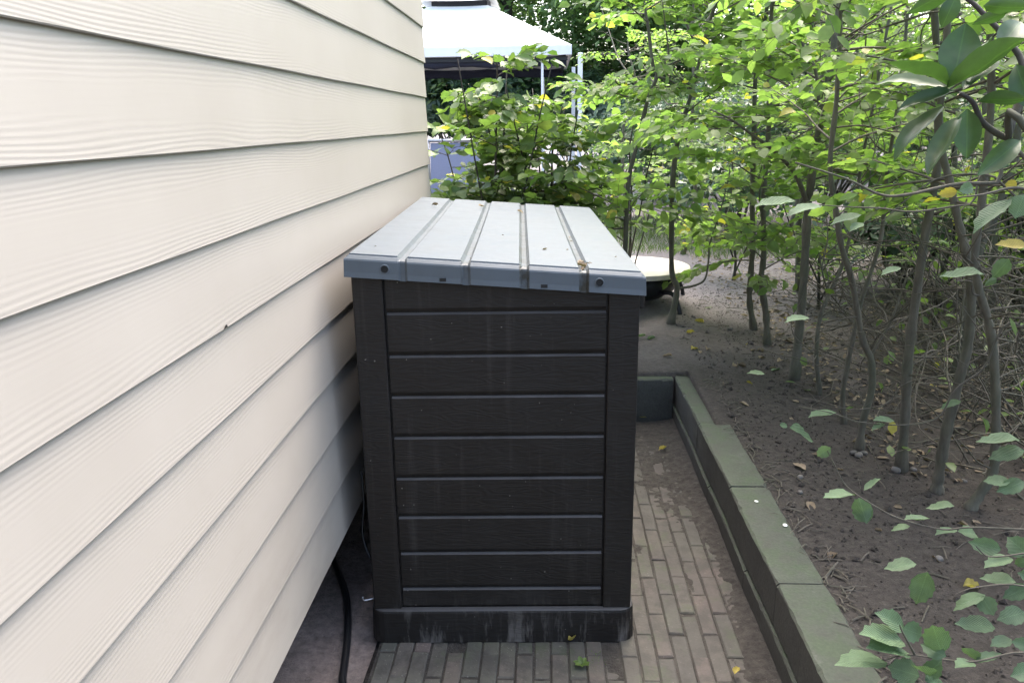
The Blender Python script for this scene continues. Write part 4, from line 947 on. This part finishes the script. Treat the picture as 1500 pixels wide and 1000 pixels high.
for tip, base, wp_ in [((1374, 285), (1402, 280), 14), ((1422, 336), (1482, 292), 18), ((1487, 320), (1500, 285), 28), ((1460, 355), (1505, 362), 12), ((1405, 280), (1425, 273), 16), ((1472, 270), (1490, 272), 14)]: px_leaf(t, tip, base, wp_, 1.7, 'yellow' if wp_ < 15 else 'near', None, .5)

# ================================================================== bare undergrowth
for k, (x, y, rx, n) in enumerate(((1.95, 2.5, .5, 55), (2.0, 3.3, .55, 60), (2.5, 2.9, .6, 55), (2.05, 4.2, .55, 45), (2.6, 3.9, .7, 50), (3.2, 3.0, .7, 60), (3.2, 4.6, .8, 60), (2.3, 5.2, .7, 55))):
    t = tag(empty('undergrowth', (x, y, soil_z(x, y))), 'tangle of bare grey twigs growing between the sapling trunks', 'undergrowth', 'bare twig thickets in the bed'); m = MB(); lv = Leaves()
    for j in range(n):
        a_ = random.uniform(0, 6.28); p = np.array([random.gauss(0, .18), random.gauss(0, .18), -.02]); dd = unit((math.cos(a_), math.sin(a_), random.uniform(.2, 1.6))); q = [p]; L = random.uniform(.6, 1.9)
        for _ in range(6): dd = unit(dd + rng.normal(0, .22, 3) + np.array([0, 0, -.05])); q.append(q[-1] + dd * L / 6); 
        q = [np.array([v_[0], v_[1], max(v_[2], -.02 if i == 0 else .02)]) for i, v_ in enumerate(q)]
        q = [v_ for v_ in q if x + v_[0] > 1.12]
        if len(q) < 4: continue
        q = smoothp(q, 2); m.tube(q, np.linspace(random.uniform(.0025, .005), .001, len(q)), 4, False)
        for _ in range(3):
            i = random.randint(3, len(q) - 1); dv = unit(rng.normal(0, 1, 3)); m.tube([q[i], q[i] + dv * .08, q[i] + dv * .17 + rng.normal(0, .02, 3)], [.0016, .0012, .0007], 3, False)
            if random.random() < (.35 if x < 2.2 else .8): lv.add(q[i] + dv * .17, dv, unit(np.array([0, 0, 1]) + rng.normal(0, .3, 3)), .055, .04)
    tag(m.build('stems', M['twig'], t, smooth=True), kind='stuff'); tag(link('foliage', lv.mesh('foliage'), t, M['beech']), kind='stuff')

# ================================================================== litter, stones, small things
GF = 'fallen leaves lying about'
def fallen(x, y, kind, L, z=None, lab=None, lift=.004):
    o = link('fallen_leaf', random.choice(LEAFM[kind])); z = (soil_z(x, y) if z is None else z) + lift
    a_ = random.uniform(0, 6.28); o.rotation_euler = (random.gauss(0, .25), random.gauss(.05, .2), a_); o.scale = (L, L * random.uniform(.42, .62), L * random.uniform(.8, 3.0)); o.location = (x, y, z)
    return tag(o, lab or {'dry': 'dry brown leaf fallen on the dark soil', 'yellow': 'yellow leaf fallen on the dark soil', 'near': 'pale green leaf lying on the dark soil'}[kind], 'leaf', GF)
for px, py, kd in [(1012, 520, 'yellow'), (1100, 514, 'dry'), (1112, 527, 'dry'), (1060, 520, 'dry'), (1037, 518, 'dry'), (1093, 563, 'yellow'), (1060, 574, 'dry'), (1083, 598, 'dry'), (1025, 522, 'dry'), (1185, 735, 'dry'), (1130, 545, 'near'), (945, 497, 'near'), (960, 500, 'near'), (1030, 476, 'yellow'),
                   (1005, 495, 'yellow'), (1180, 690, 'dry'), (1225, 812, 'dry'), (1410, 862, 'yellow'), (1375, 825, 'dry'), (1300, 640, 'dry'), (1190, 530, 'dry'), (1080, 540, 'dry'), (1120, 515, 'dry'), (1145, 530, 'dry'), (985, 530, 'dry'), (1150, 500, 'dry'), (1170, 590, 'dry')]:
    g = PZ(px, py, SOIL); fallen(g[0], g[1], kd, random.uniform(.045, .065))
for k in range(70):
    x, y = random.uniform(1.0, 2.6), random.uniform(2.2, 5.8); fallen(x, y, 'dry' if random.random() < .9 else 'yellow', random.uniform(.022, .05))
for px, py in ((958, 612), (976, 658), (935, 614), (1076, 990), (832, 940)):
    g = PZ(px, py, .02); fallen(g[0], g[1], 'yellow', .045 if py < 900 else .032, .022 + (.006 if py < 900 else 0), 'yellow leaf fallen on the dirty brick paving')
# loose crumbs, bark bits and tiny stones nobody could count
m = MB()
for k in range(9000):
    x = .79 + abs(random.gauss(0, 1.0)); y = random.uniform(1.2, 6.2); s_ = random.uniform(.002, .006) * (1 if random.random() < .95 else 2.6); z = soil_z(x, y)
    V = rng.normal(0, 1, (6, 3)); V = np.array([(1, 0, 0), (-1, 0, 0), (0, 1, 0), (0, -1, 0), (0, 0, .7), (0, 0, -.7)]) * s_ * rng.uniform(.5, 1.4, (6, 1)); c_, sn_ = math.cos(k), math.sin(k); V = np.c_[V[:, 0] * c_ - V[:, 1] * sn_, V[:, 0] * sn_ + V[:, 1] * c_, V[:, 2]]
    m.add(V + (x, y, z + s_ * .3), [(0, 2, 4), (2, 1, 4), (1, 3, 4), (3, 0, 4), (2, 0, 5), (1, 2, 5), (3, 1, 5), (0, 3, 5)])
tag(m.build('soil_crumbs', M['soil']), 'loose crumbs and tiny clods scattered over the soil', 'soil', kind='stuff')
m = MB()
for k in range(900):
    if k < 600: x, y = random.uniform(.8, 3.0), random.uniform(1.6, 6.0)
    else: x, y = KO + abs(random.gauss(0, .035)) + .005, random.uniform(.8, 3.7)
    z = soil_z(x, y) + .004; a_ = random.uniform(0, 6.28); L = random.uniform(.015, .09); e = np.array([math.cos(a_), math.sin(a_), random.gauss(0, .1)]) * L
    p = np.array([x, y, z]); m.tube([p, p + e * .5 + (0, 0, .004), p + e], random.uniform(.0008, .0024), 4)
tag(m.build('twig_litter', M['twig']), 'scattered broken twigs lying on the soil', 'twigs', kind='stuff')
lv = Leaves()
for k in range(1700):
    x, y = 1.3 + abs(random.gauss(0, .9)), random.uniform(2.6, 7.5); z = soil_z(x, y) + .006; a_ = random.uniform(0, 6.28); L = random.uniform(.02, .055)
    lv.add((x, y, z), (math.cos(a_), math.sin(a_), random.gauss(0, .25)), unit(np.array([0, 0, 1]) + rng.normal(0, .5, 3)), L, L * .5)
tag(link('leaf_litter', lv.mesh('leaf_litter'), None, M['dry']), 'thin litter of dry leaf scraps under the saplings', 'leaf litter', kind='stuff')
m = Leaves()
for k in range(9000):
    x, y = random.uniform(.6, 3.2), random.uniform(7.2, 10.5)
    if fbm(np.array([x * .9]), np.array([y * .9]), 12, 3)[0] < .42: continue
    m.add((x, y, soil_z(x, y)), unit(np.array([random.gauss(0, .4), random.gauss(0, .4), 1])), unit(rng.normal(0, 1, 3)), random.uniform(.05, .11), .008)
tag(link('grass', m.mesh('grass', False), None, M['grass']), 'pale patch of thin grass on the sandy garden ground', 'grass', kind='stuff')
def pebble(px, py, s_, lab, z=None, mat='stone', name='stone', cat='stone', grp='small stones on the soil'):
    g = PZ(px, py, SOIL if z is None else z); V = []; Fs = []; n = 8
    zz = soil_z(g[0], g[1]) if z is None else z
    for i in range(1, 4):
        ph = math.pi * i / 4
        for k in range(n): V.append(np.array([math.sin(ph) * math.cos(k * 6.283 / n), math.sin(ph) * math.sin(k * 6.283 / n) * .8, math.cos(ph) * .6]) * random.uniform(.85, 1.15))
    V += [np.array([0, 0, .62]), np.array([0, 0, -.6])]
    for i in range(2):
        for k in range(n): Fs.append((i * n + k, i * n + (k + 1) % n, (i + 1) * n + (k + 1) % n, (i + 1) * n + k)[::-1])
    for k in range(n): Fs.append((k, (k + 1) % n, 24)); Fs.append((16 + k, 25, 16 + (k + 1) % n))
    o = MB().add(np.array(V) * s_, Fs).build(name, M[mat], None, smooth=True); o.location = (g[0], g[1], zz + s_ * (.3 if z is None else .12)); o.rotation_euler[2] = random.uniform(0, 6)
    if z is not None: o.scale[2] = .12
    return tag(o, lab, cat, grp)
for px, py, s_ in ((1258, 667, .02), (1250, 664, .016), (1266, 664, .014), (1312, 690, .022), (1338, 688, .014), (1172, 700, .014), (1172, 722, .012), (1412, 704, .012), (1375, 820, .016), (1069, 484, .02), (1262, 640, .012)): pebble(px, py, s_, 'small rounded grey stone half sunk in the soil')
for px, py in ((1108, 734), (1150, 769)): pebble(px, py, .0095 if py > 750 else .008, 'white bird dropping on the mossy kerb top', KT, 'drop', 'bird_dropping', 'dropping', 'droppings on the kerb')
# dried leaf scraps caught on the lid
for px, py, s_ in ((858, 384, .034), (855, 379, .03), (860, 387, .032), (857, 390, .026), (854, 384, .026), (642, 301, .03), (701, 303, .036), (757, 309, .03), (802, 365, .02), (735, 346, .008), (688, 374, .010), (835, 348, .010), (834, 354, .012), (552, 362, .008), (604, 366, .008), (833, 367, .008), (900, 378, .008)):
    xg = PZ(px, py, 1.15); xl = (xg[0] - BX) * math.cos(rad(BROT)); zt = topz(np.clip(xl, 0, BW)) + .012; g = PZ(px, py, zt)
    yl_ = g[1] - BY; ing = any(abs(xl - q) < .02 for q in gxs)
    fallen(g[0], g[1], 'dry', s_, zt - (.010 if ing else -.001) - .002, 'dry brown leaf scrap caught on the grey lid', .004)
# cable and hose by the house
m = MB(); pth = [PZ(490, 1040, .02), PZ(502, 990, .02), PZ(509, 930, .02), PZ(508, 880, .02), PZ(500, 850, .02)]; pth.append(pth[-1] + (-.12, .25, 0)); pth = [np.array((q[0], q[1], .022)) for q in pth]
pth = [np.array((pth[0][0] - .1, pth[0][1] - .5, .022))] + pth
tag(m.tube(smoothp(pth, 6), .0115, 8).build('garden_hose', M['black'], None, smooth=True), 'black hose lying on the soil strip between house and storage box', 'hose')
pth = smoothp([P(530, 690, 2.12), P(533, 740, 2.10), P(531, 780, 2.08), P(540, 812, 2.06), P(548, 822, 2.05)], 5)
tag(MB().tube(pth, .0035, 6).build('cable', M['black'], None, smooth=True), 'thin black cable hanging beside the storage box corner', 'cable')
# weed seedling between the bricks
g = PZ(852, 972, .02); wd = tag(empty('weed', (g[0], g[1], .012)), 'tiny bright green weed sprouting between the bricks', 'weed')
wl = leafset('horn', 'beech2', 1)
for k in range(7):
    a_ = k * .95; o = link('leaf', LEAFM['beech2'][k % 4], wd); o.rotation_euler = (0, -.35 - .1 * (k % 3), a_); o.scale = (.026, .017, .02); o.location = (0, 0, .006)
MB().tube([(0, 0, -.01), (0, 0, .01)], .0015, 5).build('stem', M['grass'], wd)
g = PZ(874, 964, .02); wd2 = tag(empty('moss_tuft', (g[0], g[1], .012)), 'faint green moss tuft on the bricks beside the weed', 'moss'); m = Leaves()
for k in range(60): a_ = random.uniform(0, 6.28); m.add((random.gauss(0, .012), random.gauss(0, .02), -.002), unit(np.array([math.cos(a_), math.sin(a_), .8])), unit(rng.normal(0, 1, 3)), .008, .003)
tag(link('tuft', m.mesh('tuft', False), wd2, M['grass']), kind='stuff')
print('tris', sum(len(o.data.polygons) for o in S.objects if o.type == 'MESH'), 'objs', len(S.objects))
